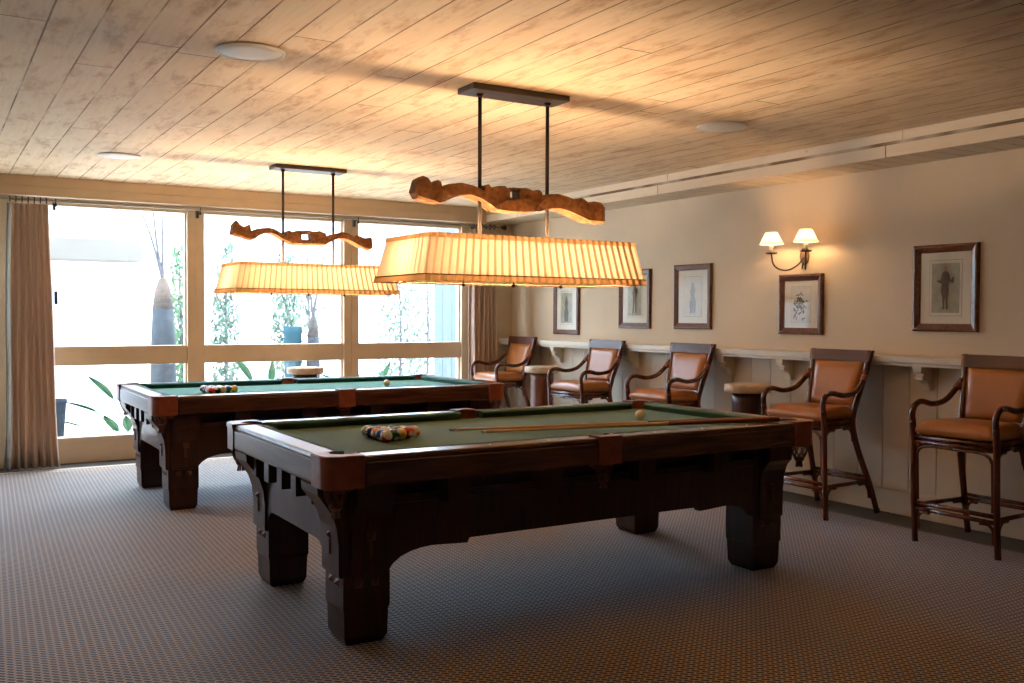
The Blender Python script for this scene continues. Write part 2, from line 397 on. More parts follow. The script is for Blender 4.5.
struct(MB().box(XL + .02, 5.2, 9.19, 9.215, -0.004, 0.003, bev=.001).build('trim_5', simple('threshold_sun_streak', (0.75, 0.74, 0.70), 0.35, metal=0.3)))  # threshold strip made white to stand in for a streak of sunlight
# soffit beam on the right, its underside boards run across
so = MB()
so.box(5.375, 5.40, YF, YB, 2.403, ZC, MT['soffit']).box(5.40, XR, YF, YB, 2.403, 2.43, MT['soffit_under'])
struct(so.build('trim_1'))
# valance beam over the windows
va = MB().box(XL, 5.375, 9.42, YB, 2.388, ZC).box(XL, 5.375, 9.405, 9.42, 2.388, 2.405).box(XL, 5.375, 9.41, 9.42, 2.47, 2.475)
struct(va.build('trim_2', MT['frame']))
# window wall: solid pieces
wb = MB()
wb.box(5.20, XR, YB, YB + .15, -0.004, ZC).box(0.25, 0.62, YB, YB + .15, -0.004, ZC).box(XL, 5.2, YB, YB + .15, 2.40, ZC).box(XL, -1.70, YB, YB + .15, -0.004, 2.40)
struct(wb.build('wall_back', MT['wall']))
# wainscot (vertical boards) and baseboard
wc = MB(); y = YF
while y < YB - 0.01:
    wc.box(XR - .028, XR, y + .0025, min(y + .212, YB) - .0025, 0.0, 1.06, bev=0.003); y += .212
wc.box(XR - .015, XR, YF, YB, 0, 1.06)
wc.box(5.21, XR - .028, YB - .028, YB, 0, 1.04, bev=0.002)
struct(wc.build('trim_3', MT['wainscot']))
struct(MB().box(XR - .045, XR - .028, YF, YB - .03, -0.004, 0.16, bev=0.004).build('baseboard_right', MT['wainscot']))
struct(MB().box(5.21, XR - .2, YB - .05, YB - .028, 0.955, 1.04, bev=0.004).build('trim_4', MT['ledge']))

# windows
def window(n, x0, x1, y=YB, label=None):
    root = empty(f'window_{n}'); root['kind'] = 'structure'
    f = MB(); t = 0.035
    ya, yb = y + .0, y + .10
    f.box(x0 - .08, x0, ya - .02, yb, 0.0, 2.40, bev=.004).box(x1, x1 + .08, ya - .02, yb, 0.0, 2.40, bev=.004)
    f.box(x0, x1, ya, yb, 2.325, 2.40, bev=.003)
    f.box(x0, x1, ya, yb, 0.886, 1.06, bev=.004)
    f.box(x0, x1, ya, yb, 0.0, 0.215, bev=.004).box(x0, x1, ya - .012, yb, 0.205, 0.234, bev=.003)
    # glazing beads
    for z0, z1 in ((.234, .886), (1.06, 2.325)):
        f.box(x0, x0 + .012, ya + .03, yb, z0, z1).box(x1 - .012, x1, ya + .03, yb, z0, z1)
    f.build('window_frame', MT['frame'], root)
    for z0, z1 in ((.234, .886), (1.06, 2.325)):
        MB().box(x0 + .002, x1 - .002, y + .060, y + .066, z0 - .004, z1 + .004).build('glass_pane', MT['glass'], root)
    return root
w1 = window(1, 0.70, 2.143)
hb = MB().box(0.99, 1.02, YB + .035, YB + .055, 1.44, 1.56, bev=.004).box(.995, 1.015, YB + .05, YB + .062, 1.45, 1.47).box(.995, 1.015, YB + .05, YB + .062, 1.53, 1.55)
hb.build('door_handle', MT['black'], w1)
window(2, 2.302, 3.729); window(3, 3.891, 5.12); window(4, -1.62, 0.17)

# ceiling speakers
sp0 = None
for (x, y), lb in (((1.277, 4.41), 'round white ceiling speaker over the open carpet, largest in view'), ((1.27, 7.84), 'round white ceiling speaker near the window wall'), ((4.306, 4.547), 'round white ceiling speaker right of the near pendant lamp')):
    s = empty('ceiling_speaker', (x, y, ZC), 0, lb, 'speaker', 'round ceiling speakers')
    MB().lathe([(0.150, 0), (0.157, -.004), (0.156, -.009), (0.146, -.011), (0.143, -.008)], cap=False).build('rim', MT['speaker'], s)
    MB().lathe([(0, -.0085), (0.08, -.0085), (0.1435, -.0075), (0.1435, -.002)]).build('grille', MT['speaker'], s)

# ------------------------------------------------------------------ pool table
HL, HW = 1.373, 0.735
def pool_table(name, loc, label, felt, feltc, group):
    root = empty(name, loc, 0, label, 'pool table', group)
    ZT = 0.80; RW = 0.105
    hx, hy = HL - 0.108, HW - 0.108            # corner pocket centres
    # rails: profile in (inward distance d, z)
    prof = [(0.004, .680), (0.0, .690), (0.0, .772), (0.006, .776), (0.004, .786), (0.010, .797), (0.018, .80), (RW, .801), (RW, .70), (0.03, .68)]
    cprof = [(RW, .802), (RW + .012, .8035), (RW + .048, .797), (RW + .052, .790), (RW + .040, .772), (RW + .030, .760), (RW, .760)]
    def rail(axis, sgn, a, b, jawA, jawB):
        # axis 0: runs along x at y=sgn*HW ; axis 1: along y at x=sgn*HL
        def P(t, d, z):
            return Vector((t, sgn * (HW - d), z)) if axis == 0 else Vector((sgn * (HL - d), t, z))
        r = MB(); r.prism(prof, lambda d, z, t: P(t, d, z), a, b)
        ro = r.build('rail', MT['rail'] if axis == 0 else MT['railend'], root)
        c = MB(); n = len(cprof); rows = []
        for (t, jaw, s2) in ((a, jawA, 1), (b, jawB, -1)):
            rows.append([c.bm.verts.new(P(t + s2 * (jaw * (d - RW) / 0.05), d, z)) for d, z in cprof])
        for i in range(n):
            fc = c.bm.faces.new((rows[0][i], rows[0][(i + 1) % n], rows[1][(i + 1) % n], rows[1][i])); fc.smooth = False
        c.bm.faces.new(rows[0]); c.bm.faces.new(rows[1][::-1])
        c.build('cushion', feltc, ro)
    for sg in (-1, 1):
        rail(0, sg, -(HL - .166), -.062, .045, .012)
        rail(0, sg, .062, (HL - .166), .012, .045)
        rail(1, sg, -(HW - .166), (HW - .166), .045, .045)
    # bed with notches at the pockets
    bx, by = HL - RW - .0, HW - RW - .0
    pts = []
    def arc(cx, cy, r, a0, a1, n=8):
        return [(cx + r * cos(radians(a0 + (a1 - a0) * k / n)), cy + r * sin(radians(a0 + (a1 - a0) * k / n))) for k in range(n + 1)]
    R = 0.056
    ang = 0
    # counter-clockwise from bottom-left corner
    def corner(cx, cy, a0, a1):   # concave arc of the pocket mouth
        return arc(cx, cy, R + .004, a0, a1, 10)
    pts += corner(-hx, -hy, 105, -15)
    pts += [(-.062, -by)] + arc(0, -by - .018, .058, 160, 20) + [(.062, -by)]
    pts += corner(hx, -hy, 195, 75)
    pts += corner(hx, hy, 285, 165)
    pts += [(.062, by)] + arc(0, by + .018, .058, -20, -160) + [(-.062, by)]
    pts += corner(-hx, hy, 15, -105)
    bd = MB(); bd.prism(pts, lambda a, b, d: (a, b, d), .725, .7625)
    bd.build('playing_bed', felt, root)
    # diamonds (sights) on the rail tops
    for sg in (-1, 1):
        for k in (-3, -2, -1, 1, 2, 3):
            MB().lathe([(.0, .8018), (.005, .8016), (.005, .8)], (k * .305, sg * (HW - .055), 0), seg=10).build('rail_sight', MT['ferrule'], root)
    # corner pockets
    for sx in (-1, 1):
        for sy in (-1, 1):
            def tr(p): return (sx * p[0], sy * p[1])
            L, W = HL + .005, HW + .005; q = .160; rr = .070
            out = [(L - q - .003, W)] + [(L - rr + rr * sin(radians(a)), W - rr + rr * cos(radians(a))) for a in range(0, 91, 10)] + [(L, W - q - .003)]
            inn = [(L - .11, W - q - .003)] + [(hx + R * cos(radians(a)), hy + R * sin(radians(a))) for a in range(-50, 141, 12)] + [(L - q - .003, W - .11)]
            poly = [tr(p) for p in out + inn]
            pk = MB(); pk.prism(poly, lambda a, b, d: (a, b, d), .674, .806)
            # raised lower roll and top lip
            def band(z0, z1, e):
                o2 = [(p[0] + (e if p[0] > L - rr else 0) * 1, p[1] + (e if p[1] > W - rr else 0)) for p in out]
                i2 = [(p[0] - .012 if p[0] > L - rr else p[0], p[1] - .012 if p[1] > W - rr else p[1]) for p in out][::-1]
                pk.prism([tr(p) for p in o2 + i2], lambda a, b, d: (a, b, d), z0, z1)
            band(.786, .803, .004)
            po = pk.build('corner_pocket', MT['leather'], root)
            lin = MB(); lin.lathe([(R + .001, .802), (R + .001, .70), (R * .9, .66), (R * .6, .645), (0, .64)], (sx * hx, sy * hy, 0), cap=False, seg=24)
            # open towards the playing field: drop the inner wall above the bed
            rm = [f for f in lin.bm.faces if f.calc_center_median().z > .735 and (Vector((f.calc_center_median().x - sx * hx, f.calc_center_median().y - sy * hy)).dot(Vector((sx, sy)).normalized()) < -.012)]
            bmesh.ops.delete(lin.bm, geom=rm, context='FACES')
            lin.build('pocket_liner', MT['leather'], po)
            net_basket((sx * (HL - .062), sy * (HW - .062)), .674, .585, .047).build('pocket_net', MT['net'], po)
    for sy in (-1, 1):
        W = HW + .004
        pk = MB()
        for z0, z1, e in ((.676, .805, 0), (.786, .8075, .004)):
            poly = [(-.064, sy * (W + e)), (.064, sy * (W + e)), (.064, sy * (W - .088))] + [(.053 * cos(radians(a)), sy * (W - .100 + .053 * sin(radians(a)))) for a in range(10, 171, 16)] + [(-.064, sy * (W - .088))]
            pk.prism(poly, lambda a, b, d: (a, b, d), z0, z1)
        po = pk.build('side_pocket', MT['leather'], root)
        lin = MB(); lin.lathe([(.054, .802), (.054, .70), (.045, .66), (.03, .645), (0, .64)], (0, sy * (W - .10), 0), cap=False, seg=24)
        rm = [f for f in lin.bm.faces if f.calc_center_median().z > .735 and (f.calc_center_median().y - sy * (W - .10)) * sy < -.008]
        bmesh.ops.delete(lin.bm, geom=rm, context='FACES'); lin.build('pocket_liner', MT['leather'], po)
        net_basket((0, sy * (HW - .052)), .676, .590, .044).build('pocket_net', MT['net'], po)
    # cabinet body behind the aprons
    MB().box(-1.16, 1.16, -.52, .52, .50, .725).build('slate_frame', MT['dark'], root)
    # aprons
    FX, FY, FW = 1.252, .603, .205      # foot outer corner, foot width
    # long apron: shaped lower edge
    pts = [(-1.055, .27)] + [(-1.055 + .21 * (1 - cos(radians(a))), .27 + .105 * sin(radians(a))) for a in range(15, 91, 15)] + [(-.675, .365), (-.665, .387)]
    low = pts + [(-x, z) for x, z in pts[::-1]]
    poly = low + [(1.06, .600), (-1.06, .600)]
    for sy in (-1, 1):
        a = MB(); y1 = sy * (FY - .005); y0 = sy * (FY - .045)
        a.prism(poly, lambda p, q, d: (p, d, q), y0, y1)
        a.box(-1.04, 1.04, min(y1, y1 + sy * .012), max(y1, y1 + sy * .012), .555, .572)
        ao = a.build('side_apron', MT['dark'], root)
        for cx in (-.93, -.75, -.30, -.12, .12, .30, .75, .93) if False else (-.755, -.27, .27, .755):
            MB().box(cx - .055, cx + .055, min(sy * .56, sy * .672), max(sy * .56, sy * .672), .567, .682, bev=.003).build('corbel_block', MT['dark'], ao)
    half = [(-.395, .30)] + [(-.395 + .09 * (1 - cos(radians(t))), .30 + .095 * sin(radians(t))) for t in range(15, 91, 15)]
    low = half + [(-y_, z) for y_, z in half[::-1]]
    poly = low + [(.40, .585), (-.40, .585)]
    for sx in (-1, 1):
        a = MB(); x1 = sx * (FX + .006); x0 = sx * (FX - .03)
        a.prism(poly, lambda p, q, d: (d, p, q), x0, x1)
        ao = a.build('end_apron', MT['dark'], root)
        for cy in (-.59, -.395, -.05 - .145, 0, .195, .395, .59):
            if abs(cy) > .55: continue
            MB().box(min(sx * 1.20, sx * 1.325), max(sx * 1.20, sx * 1.325), cy - .036, cy + .036, .567, .682, bev=.003).build('corbel_block', MT['dark'], ao)
    # legs
    for sx in (-1, 1):
        for sy in (-1, 1):
            x0, x1 = sorted((sx * FX, sx * (FX - FW))); y0, y1 = sorted((sy * FY, sy * (FY - FW)))
            g = MB()
            cxm, cym = (x0 + x1) / 2, (y0 + y1) / 2; h = FW / 2
            # square post: tapered foot
            rings = []
            for z, e in ((0, .022), (.030, .008), (.14, .005), (.152, 0), (.69, 0)):
                rings.append([g.bm.verts.new((cxm + a * (h - e), cym + b * (h - e), z)) for a, b in ((-1, -1), (1, -1), (1, 1), (-1, 1))])
            g.bm.faces.new(rings[0][::-1]); g.bm.faces.new(rings[-1])
            for r0, r1 in zip(rings, rings[1:]):
                for k in range(4): g.bm.faces.new((r0[k], r0[(k + 1) % 4], r1[(k + 1) % 4], r1[k]))
            lg = g.build('leg', MT['dark'], root)
            # corbel board on the end face, flaring outwards under the rail
            pr = [(0, .283), (.016, .288), (.020, .30), (.020, .42), (.028, .49), (.046, .545), (.078, .593), (.108, .635), (.112, .672), (0, .672)]
            MB().prism(pr, lambda d, z, t: (sx * (FX + d - .002), t, z), y0 + .004, y1 - .004).build('end_corbel', MT['dark'], lg)
            pr = [(0, .283), (.022, .288), (.025, .30), (.022, .48), (.035, .54), (.06, .575), (.085, .60), (.088, .672), (0, .672)]
            MB().prism(pr, lambda d, z, t: (t, sy * (FY + d - .002), z), x0 + .03, x1 - .012).build('front_corbel', MT['dark'], lg)
            # pyramid studs
            def pyr(c, nrm, s=.017, hh=.016, tail=None):
                st = MB(); c = Vector(c); nrm = Vector(nrm); u = Vector((0, 0, 1)); w = nrm.cross(u)
                b = [st.bm.verts.new(c + u * s * i + w * s * j) for i, j in ((-1, -1), (1, -1), (1, 1), (-1, 1))]
                t = st.bm.verts.new(c + nrm * hh)
                for k in range(4): st.bm.faces.new((b[k], b[(k + 1) % 4], t))
                st.bm.faces.new(b)
                st.build('stud', MT['net'], lg)
            for t in (-.036, .036):
                pyr((cxm + t, sy * FY, .255), (0, sy, 0)); pyr((sx * FX, cym + t, .255), (sx, 0, 0))
            pyr((cxm + .01, sy * (FY + .021), .452), (0, sy, 0), .020, .02); pyr((sx * (FX + .018), cym, .452), (sx, 0, 0), .020, .02)
            MB().box(cxm + .004, cxm + .016, *sorted((sy * (FY + .015), sy * (FY + .026))), .37, .435).build('peg', MT['net'], lg)
            MB().box(*sorted((sx * (FX + .012), sx * (FX + .026))), cym - .006, cym + .006, .37, .435).build('peg', MT['net'], lg)
    return root

def net_basket(c, zt, zb, r):
    n = MB(); cx, cy = c
    n.tube([(cx + r * cos(a), cy + r * sin(a), zt - .004) for a in [2 * pi * k / 16 for k in range(17)]], .0045, seg=6)
    N = 8
    for k in range(N):
        for sg in (-1, 1):
            pts = []
            for i in range(7):
                t = i / 6; a = 2 * pi * k / N + sg * t * pi / N * 2; rr = r * (1 - .45 * t ** 2)
                pts.append((cx + rr * cos(a), cy + rr * sin(a), zt + (zb + .02 - zt) * t))
            n.tube(pts, .0032, seg=5)
    n.lathe([(r * .56, zb + .024), (r * .60, zb + .012), (r * .45, zb)], (cx, cy, 0), seg=12)
    for k in range(9):
        a = 2 * pi * k / 9
        n.tube([(cx + .012 * cos(a), cy + .012 * sin(a), zb + .004), (cx + .017 * cos(a), cy + .017 * sin(a), zb - .032)], .0035, seg=5)
    return n

T1 = (2.692, 4.285); T2 = (2.665, 7.47)
pool_table('pool_table', (*T1, 0), 'near dark mahogany pool table with olive green cloth and two cues lying on it', MT['felt1'], MT['felt1c'], None)
pool_table('pool_table', (*T2, 0), 'far dark mahogany pool table with sky-tinted teal cloth, standing closer to the windows', MT['felt2'], MT['felt2c'], None)

# ------------------------------------------------------------------ balls
BR = .0286
BC = {'yellow': (.80, .50, .04), 'blue': (.02, .06, .22), 'red': (.55, .03, .02), 'purple': (.08, .02, .10), 'orange': (.75, .20, .03), 'green': (.015, .12, .04), 'maroon': (.22, .02, .02)}
BM = {k: simple(k + '_phenolic', v, .10, coat=.5) for k, v in BC.items()}
BM['black'] = simple('black_phenolic', (.012, .012, .014), .10, coat=.5)
BM['white'] = simple('cream_phenolic', (.78, .70, .54), .10, coat=.5)
def ball(name, color, striped, loc, rot):
    b = MB(); b.lathe([(BR * sin(pi * k / 20), -BR * cos(pi * k / 20)) for k in range(21)], seg=28, m=BM['white'])
    ci = b._mi(BM[color])
    for f in b.bm.faces:
        c = f.calc_center_median().normalized()
        num = abs(c.x) > .90
        if color == 'white': f.material_index = 0
        elif striped: f.material_index = ci if abs(c.z) < .52 and not num else 0
        else: f.material_index = 0 if num else ci
    o = b.build(name, None); o.location = loc; o.rotation_euler = rot; return o
SET1 = [('maroon', 1), ('black', 0), ('orange', 0), ('blue', 0), ('red', 1),       # base column, far to near
        ('orange', 1), ('yellow', 1), ('purple', 0), ('green', 0),
        ('blue', 1), ('purple', 1), ('green', 1),
        ('yellow', 0), ('maroon', 0), ('red', 0)]
SET1 = [('maroon', 1), ('purple', 0), ('orange', 0), ('blue', 0), ('red', 1),
        ('orange', 1), ('yellow', 0), ('purple', 1), ('green', 0),
        ('blue', 1), ('black', 0), ('yellow', 1),
        ('green', 1), ('red', 0), ('maroon', 0)]
SET1[14], SET1[5] = SET1[5], SET1[14]
SET2 = [('purple', 1), ('blue', 0), ('maroon', 0), ('red', 1), ('red', 0),
        ('blue', 1), ('purple', 0), ('orange', 1), ('black', 0),
        ('green', 1), ('maroon', 1), ('yellow', 1),
        ('orange', 0), ('green', 0), ('yellow', 0)]
for st, (bx, byc), tn, gr in ((SET1, (1.838, 4.268), 'near olive table', 'racked balls on the near table'), (SET2, (1.80, 7.36), 'far teal table', 'racked balls on the far table')):
    i = 0
    for row in range(5):
        n = 5 - row
        for k in range(n):
            colr, stp = st[i]; i += 1
            x = bx + row * .0498; y = byc + ((n - 1) / 2 - k) * .0575
            rot = (random.uniform(-1.2, 1.2), random.uniform(-.9, .9), random.uniform(0, 6))
            if (colr, stp) == ('red', 1) and tn[0] == 'n': rot = (radians(55), radians(10), 0)
            o = ball('pool_ball', colr, stp, (x, y, .7625 + BR), rot)
            tag(o, f"{'striped cream and ' + colr if stp else 'solid ' + colr} pool ball in the triangle on the {tn}", 'ball', gr)
for (x, y), tn in (((3.507, 4.35), 'near olive table, beyond the cues'), ((3.29, 7.425), 'far teal table')):
    o = MB().lathe([(BR * sin(pi * k / 20), -BR * cos(pi * k / 20)) for k in range(21)], seg=28).build('cue_ball', MT['ivory']); o.location = (x, y, .7625 + BR)
    tag(o, 'single ivory cue ball alone on the ' + tn, 'ball')

# cues
def cue(tip, butt, label):
    a, b = Vector(tip), Vector(butt); L = (b - a).length
    root = empty('pool_cue', a, 0, label, 'cue')
    root.rotation_euler = (b - a).to_track_quat('Z', 'Y').to_euler()
    MB().lathe([(.0064, .022), (.0068, .2), (.0105, L * .62)], seg=14).build('shaft', MT['cue'], root)
    MB().lathe([(.0106, L * .62), (.0115, L * .70), (.0146, L - .02), (.0146, L), (.012, L + .006)], seg=14).build('butt', MT['cuebutt'], root)
    t = MB().lathe([(.0055, 0), (.0064, .004), (.0064, .0225)], seg=12).build('ferrule', MT['ferrule'], root)
    MB().lathe([(.004, -.004), (.0058, -.002), (.0060, .003)], seg=12).build('tip', MT['tip'], t)
cue((2.303, 4.402, .770), (3.80, 3.662, .818), 'pool cue with longer reach, its pale tip further left on the near table')
cue((2.405, 4.247, .770), (3.85, 3.622, .818), 'pool cue lying nearest the front rail, its tip pointing left on olive cloth')

# ------------------------------------------------------------------ pendant lamps
def pendant(loc, yoke_top, yoke_bot, hole, relief, label):
    x0, y0 = loc
    root = empty('pendant_lamp', (x0, y0, ZC), 0, label, 'pendant lamp', 'pleated pendant lamps over the pool tables')
    Z = lambda z: z - ZC
    MB().box(-.30, .30, -.09, .09, Z(2.528), Z(2.56), bev=.004).build('canopy', MT['canopy'], root)
    rods = (-.213, .213)
    for rx in rods:
        MB().tube([(rx, 0, Z(2.53)), (rx, 0, Z(1.60))], .0105, seg=12).lathe([(.02, Z(2.526)), (.016, Z(2.515)), (.011, Z(2.508))], (rx, 0, 0), seg=12).build('rod', MT['metal'], root)
    # yoke built from stations
    xs = sorted(set([round(p[0], 4) for p in yoke_top + yoke_bot] + [hole[0], hole[1]]))
    def itp(L, x):
        L = sorted(L)
        if x <= L[0][0]: return L[0][1]
        for (a, za), (b, zb) in zip(L, L[1:]):
            if a <= x <= b: return za + (zb - za) * (x - a) / max(b - a, 1e-6)
        return L[-1][1]
    yk = MB(); TH = .042
    def block(xa, xb, t0, t1, b0, b1):
        vs = []
        for x_, t_, b_ in ((xa, t0, b0), (xb, t1, b1)):
            e = .012
            vs.append([yk.bm.verts.new((x_, yy, Z(zz))) for yy, zz in ((-TH + e, b_), (TH - e, b_), (TH, b_ + e), (TH, t_ - e), (TH - e, t_), (-TH + e, t_), (-TH, t_ - e), (-TH, b_ + e))])
        for k in range(8): yk.bm.faces.new((vs[0][k], vs[0][(k + 1) % 8], vs[1][(k + 1) % 8], vs[1][k]))
        yk.bm.faces.new(vs[0][::-1]); yk.bm.faces.new(vs[1])
    for a, b in zip(xs, xs[1:]):
        if b - a < 1e-4: continue
        ta, tb, ba, bb = itp(yoke_top, a), itp(yoke_top, b), itp(yoke_bot, a), itp(yoke_bot, b)
        if a >= hole[0] - 1e-6 and b <= hole[1] + 1e-6:
            block(a, b, ta, tb, hole[3], hole[3]); block(a, b, hole[2], hole[2], ba, bb)
        else: block(a, b, ta, tb, ba, bb)
    bmesh.ops.remove_doubles(yk.bm, verts=yk.bm.verts[:], dist=.0005)
    yo = yk.build('carved_yoke', MT['yoke'], root)
    for band in relief:
        for sg in (-1, 1):
            rl = MB(); n_ = len(band) // 2; up, dn = band[:n_], band[n_:][::-1]
            for (a0, a1), (b0, b1) in zip(zip(up, up[1:]), zip(dn, dn[1:])):
                rl.prism([a0, a1, b1, b0], lambda a, b, d: (a, sg * d, Z(b)), TH - .004, TH + .014)
            bmesh.ops.remove_doubles(rl.bm, verts=rl.bm.verts[:], dist=.0005)
            rl.build('carved_arch', MT['yoke'], yo)
    # pleated shade
    def ring(hx, hy, z, pleat, step=.0445):
        out = []
        cs = [(-hx, -hy), (hx, -hy), (hx, hy), (-hx, hy)]
        for i in range(4):
            a, b = Vector(cs[i]), Vector(cs[(i + 1) % 4]); base = (1.36 if i % 2 == 0 else .55)
            n = round(base / step); d = (b - a); nn = Vector((d.y, -d.x)).normalized()
            for k in range(n):
                out.append((a + d * (k / n), nn, 0)); out.append((a + d * ((k + .11) / n), nn, 1))
        return [(p.x + nn.x * pleat * q, p.y + nn.y * pleat * q, z) for p, nn, q in out]
    HB, HT = (.68, .275), (.625, .235); zb, zt = Z(1.527), Z(1.765)
    def shell(za, zb_, fa, fb, pleat=.016, off=0.0, mats=('shadetrim', 'shadetrim')):
        mats = [MT[q] for q in mats]
        m = MB()
        A = [m.bm.verts.new(p) for p in ring(HB[0] + (HT[0] - HB[0]) * fa + off, HB[1] + (HT[1] - HB[1]) * fa + off, za, pleat)]
        B = [m.bm.verts.new(p) for p in ring(HB[0] + (HT[0] - HB[0]) * fb + off, HB[1] + (HT[1] - HB[1]) * fb + off, zb_, pleat)]
        n = len(A)
        i0 = m._mi(mats[0]); i1 = m._mi(mats[1])
        for k in range(n):
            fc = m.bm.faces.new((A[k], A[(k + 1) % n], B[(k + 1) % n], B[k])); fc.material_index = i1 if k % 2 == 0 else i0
        return m
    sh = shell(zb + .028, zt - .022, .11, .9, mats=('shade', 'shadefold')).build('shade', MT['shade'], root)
    shell(zb, zb + .030, 0, .12, .018, .004).build('lower_trim', MT['shadetrim'], sh)
    shell(zt - .024, zt, .9, 1.0, .018, .003).build('upper_trim', MT['shadetrim'], sh)
    shell(zb + .029, zb + .034, .115, .135, .0195, .004, mats=('braid', 'braid')).build('braid', MT['braid'], sh)
    # frame wires and crossbars
    fr = MB()
    for z, (a, b) in ((zb + .004, HB), (zt - .004, HT)):
        a -= .004; b -= .004
        fr.tube([(-a, -b, z), (a, -b, z)], .003, seg=6).tube([(a, -b, z), (a, b, z)], .003, seg=6).tube([(a, b, z), (-a, b, z)], .003, seg=6).tube([(-a, b, z), (-a, -b, z)], .003, seg=6)
    fr.tube([(-HT[0], 0, zt - .05), (HT[0], 0, zt - .05)], .007, seg=8)
    for rx in rods: fr.tube([(rx, -HT[1], zt - .02), (rx, HT[1], zt - .02)], .004, seg=6)
    fr.build('shade_frame', MT['metal'], root)
    MB().box(-HB[0] + .03, HB[0] - .03, -HB[1] + .03, HB[1] - .03, zb + .010, zb + .014).build('diffuser', MT['diffuser'], root)
    for nx in (-.31, 0, .31):
        for ny in (0,):
            MB().lathe([(.003, zb + .02), (.004, zb), (.010, zb - .002), (.011, zb - .010), (.005, zb - .016), (0, zb - .017)], (nx, ny, 0), seg=10).build('finial', MT['metal'], root)
    for bx in (-.48, -.16, .16, .48):
        s = MB().tube([(bx, 0, zt - .05), (bx, 0, zt - .085)], .016, seg=10).build('socket', MT['metal'], root)
        MB().lathe([(0, -.078), (.014, -.074), (.024, -.06), (.026, -.045), (.020, -.022), (.012, 0), (0, .0)], (bx, 0, zt - .085), seg=14).build('bulb', MT['bulb'], s)
    return root

YAWI = (F_PX, YAW, PITCH, ROLL)
def from_ref(px, py, yplane):      # measured outline of the carving, converted once to metres in the lamp's own plane
    d = f2 + r3 * ((px - 512) / F_PX) - u3 * ((py - 341.5) / F_PX)
    t = yplane / d.y; return t * d.x, CAM_H + t * d.z
def outline(pts, ox, oy, s, yp, cx):
    pts = [(u + (34 if ox == 400 else 10) * max(0, 1 - (u - 45) / 155), v) for u, v in pts]
    return [(round(a - cx, 4), round(b, 4)) for a, b in (from_ref(ox + u / s, oy + v / s, yp) for u, v in pts)]
L1, L2 = (2.722, 4.465), (2.69, 7.65)
A1 = (400, 160, 4.655, 4.41, L1[0]); A2 = (210, 160, 4.88, 7.60, L2[0])
rel1 = [outline([(160,190),(185,152),(225,122),(290,110),(350,122),(400,160),(440,205),(458,228), (425,206),(405,192),(378,178),(330,162),(280,165),(235,183),(205,196),(190,199)][:8] + [(448,226),(425,207),(378,178),(330,160),(280,163),(235,181),(205,194),(178,198)], *A1),
        outline([(632,238),(655,200),(690,175),(740,168),(800,180),(845,210),(875,245),(893,286), (880,280),(850,266),(828,255),(790,238),(745,224),(710,226),(680,230),(650,240)], *A1),
        outline([(462,210),(500,186),(550,180),(600,184),(636,200), (628,240),(595,242),(550,242),(510,238),(462,230)], *A1)]
rel2 = [outline([(208,378),(225,352),(255,337),(290,332),(330,345),(365,368),(395,398), (378,394),(355,385),(325,365),(290,353),(255,362),(235,372),(215,388)], *A2),
        outline([(572,398),(590,372),(620,358),(655,354),(700,372),(740,400),(775,432), (755,430),(730,418),(700,400),(655,382),(630,383),(605,392),(585,402)], *A2)]
t1 = outline([(45,130),(60,85),(95,70),(125,80),(150,108),(185,90),(200,95),(203,125),(240,108),(300,103),(350,115),(385,132),(402,142),(404,115),(425,110),(437,125),(470,118),(500,118),(515,130),(540,125),(575,128),(600,127),(630,140),(655,135),(668,142),(672,165),(700,157),(750,155),(800,170),(838,190),(842,176),(860,173),(890,195),(915,190),(950,197),(960,212)], 400, 160, 4.655, 4.41, L1[0])
b1 = outline([(45,150),(60,175),(150,198),(190,200),(230,185),(280,165),(330,162),(380,180),(430,212),(460,232),(560,245),(630,243),(670,232),(740,222),(800,243),(850,268),(895,290),(958,295)], 400, 160, 4.655, 4.41, L1[0])
h = outline([(518,167),(565,147)], 400, 160, 4.655, 4.41, L1[0]); hole1 = (h[0][0], h[1][0], h[0][1] - .006, h[1][1] + .006)
t2 = outline([(102,350),(110,310),(130,292),(150,315),(170,325),(200,312),(205,345),(240,332),(290,328),(320,335),(350,352),(376,370),(380,345),(395,340),(402,350),(420,345),(440,340),(455,345),(475,340),(500,346),(520,348),(540,344),(566,355),(570,375),(600,360),(650,350),(680,358),(720,380),(725,365),(760,380),(792,375),(797,400)], 210, 160, 4.88, 7.60, L2[0])
b2 = outline([(102,362),(205,392),(250,365),(290,352),(330,368),(370,395),(400,412),(565,418),(600,395),(640,380),(690,395),(740,425),(780,440),(797,432)], 210, 160, 4.88, 7.60, L2[0])
h = outline([(450,387),(497,362)], 210, 160, 4.88, 7.60, L2[0]); hole2 = (h[0][0], h[1][0], h[0][1], h[1][1])
pendant(L1, t1, b1, hole1, rel1, 'long pleated linen pendant lamp with carved wooden yoke over the near pool table')
pendant(L2, t2, b2, hole2, rel2, 'long pleated linen pendant lamp over the far pool table, in front of the windows')

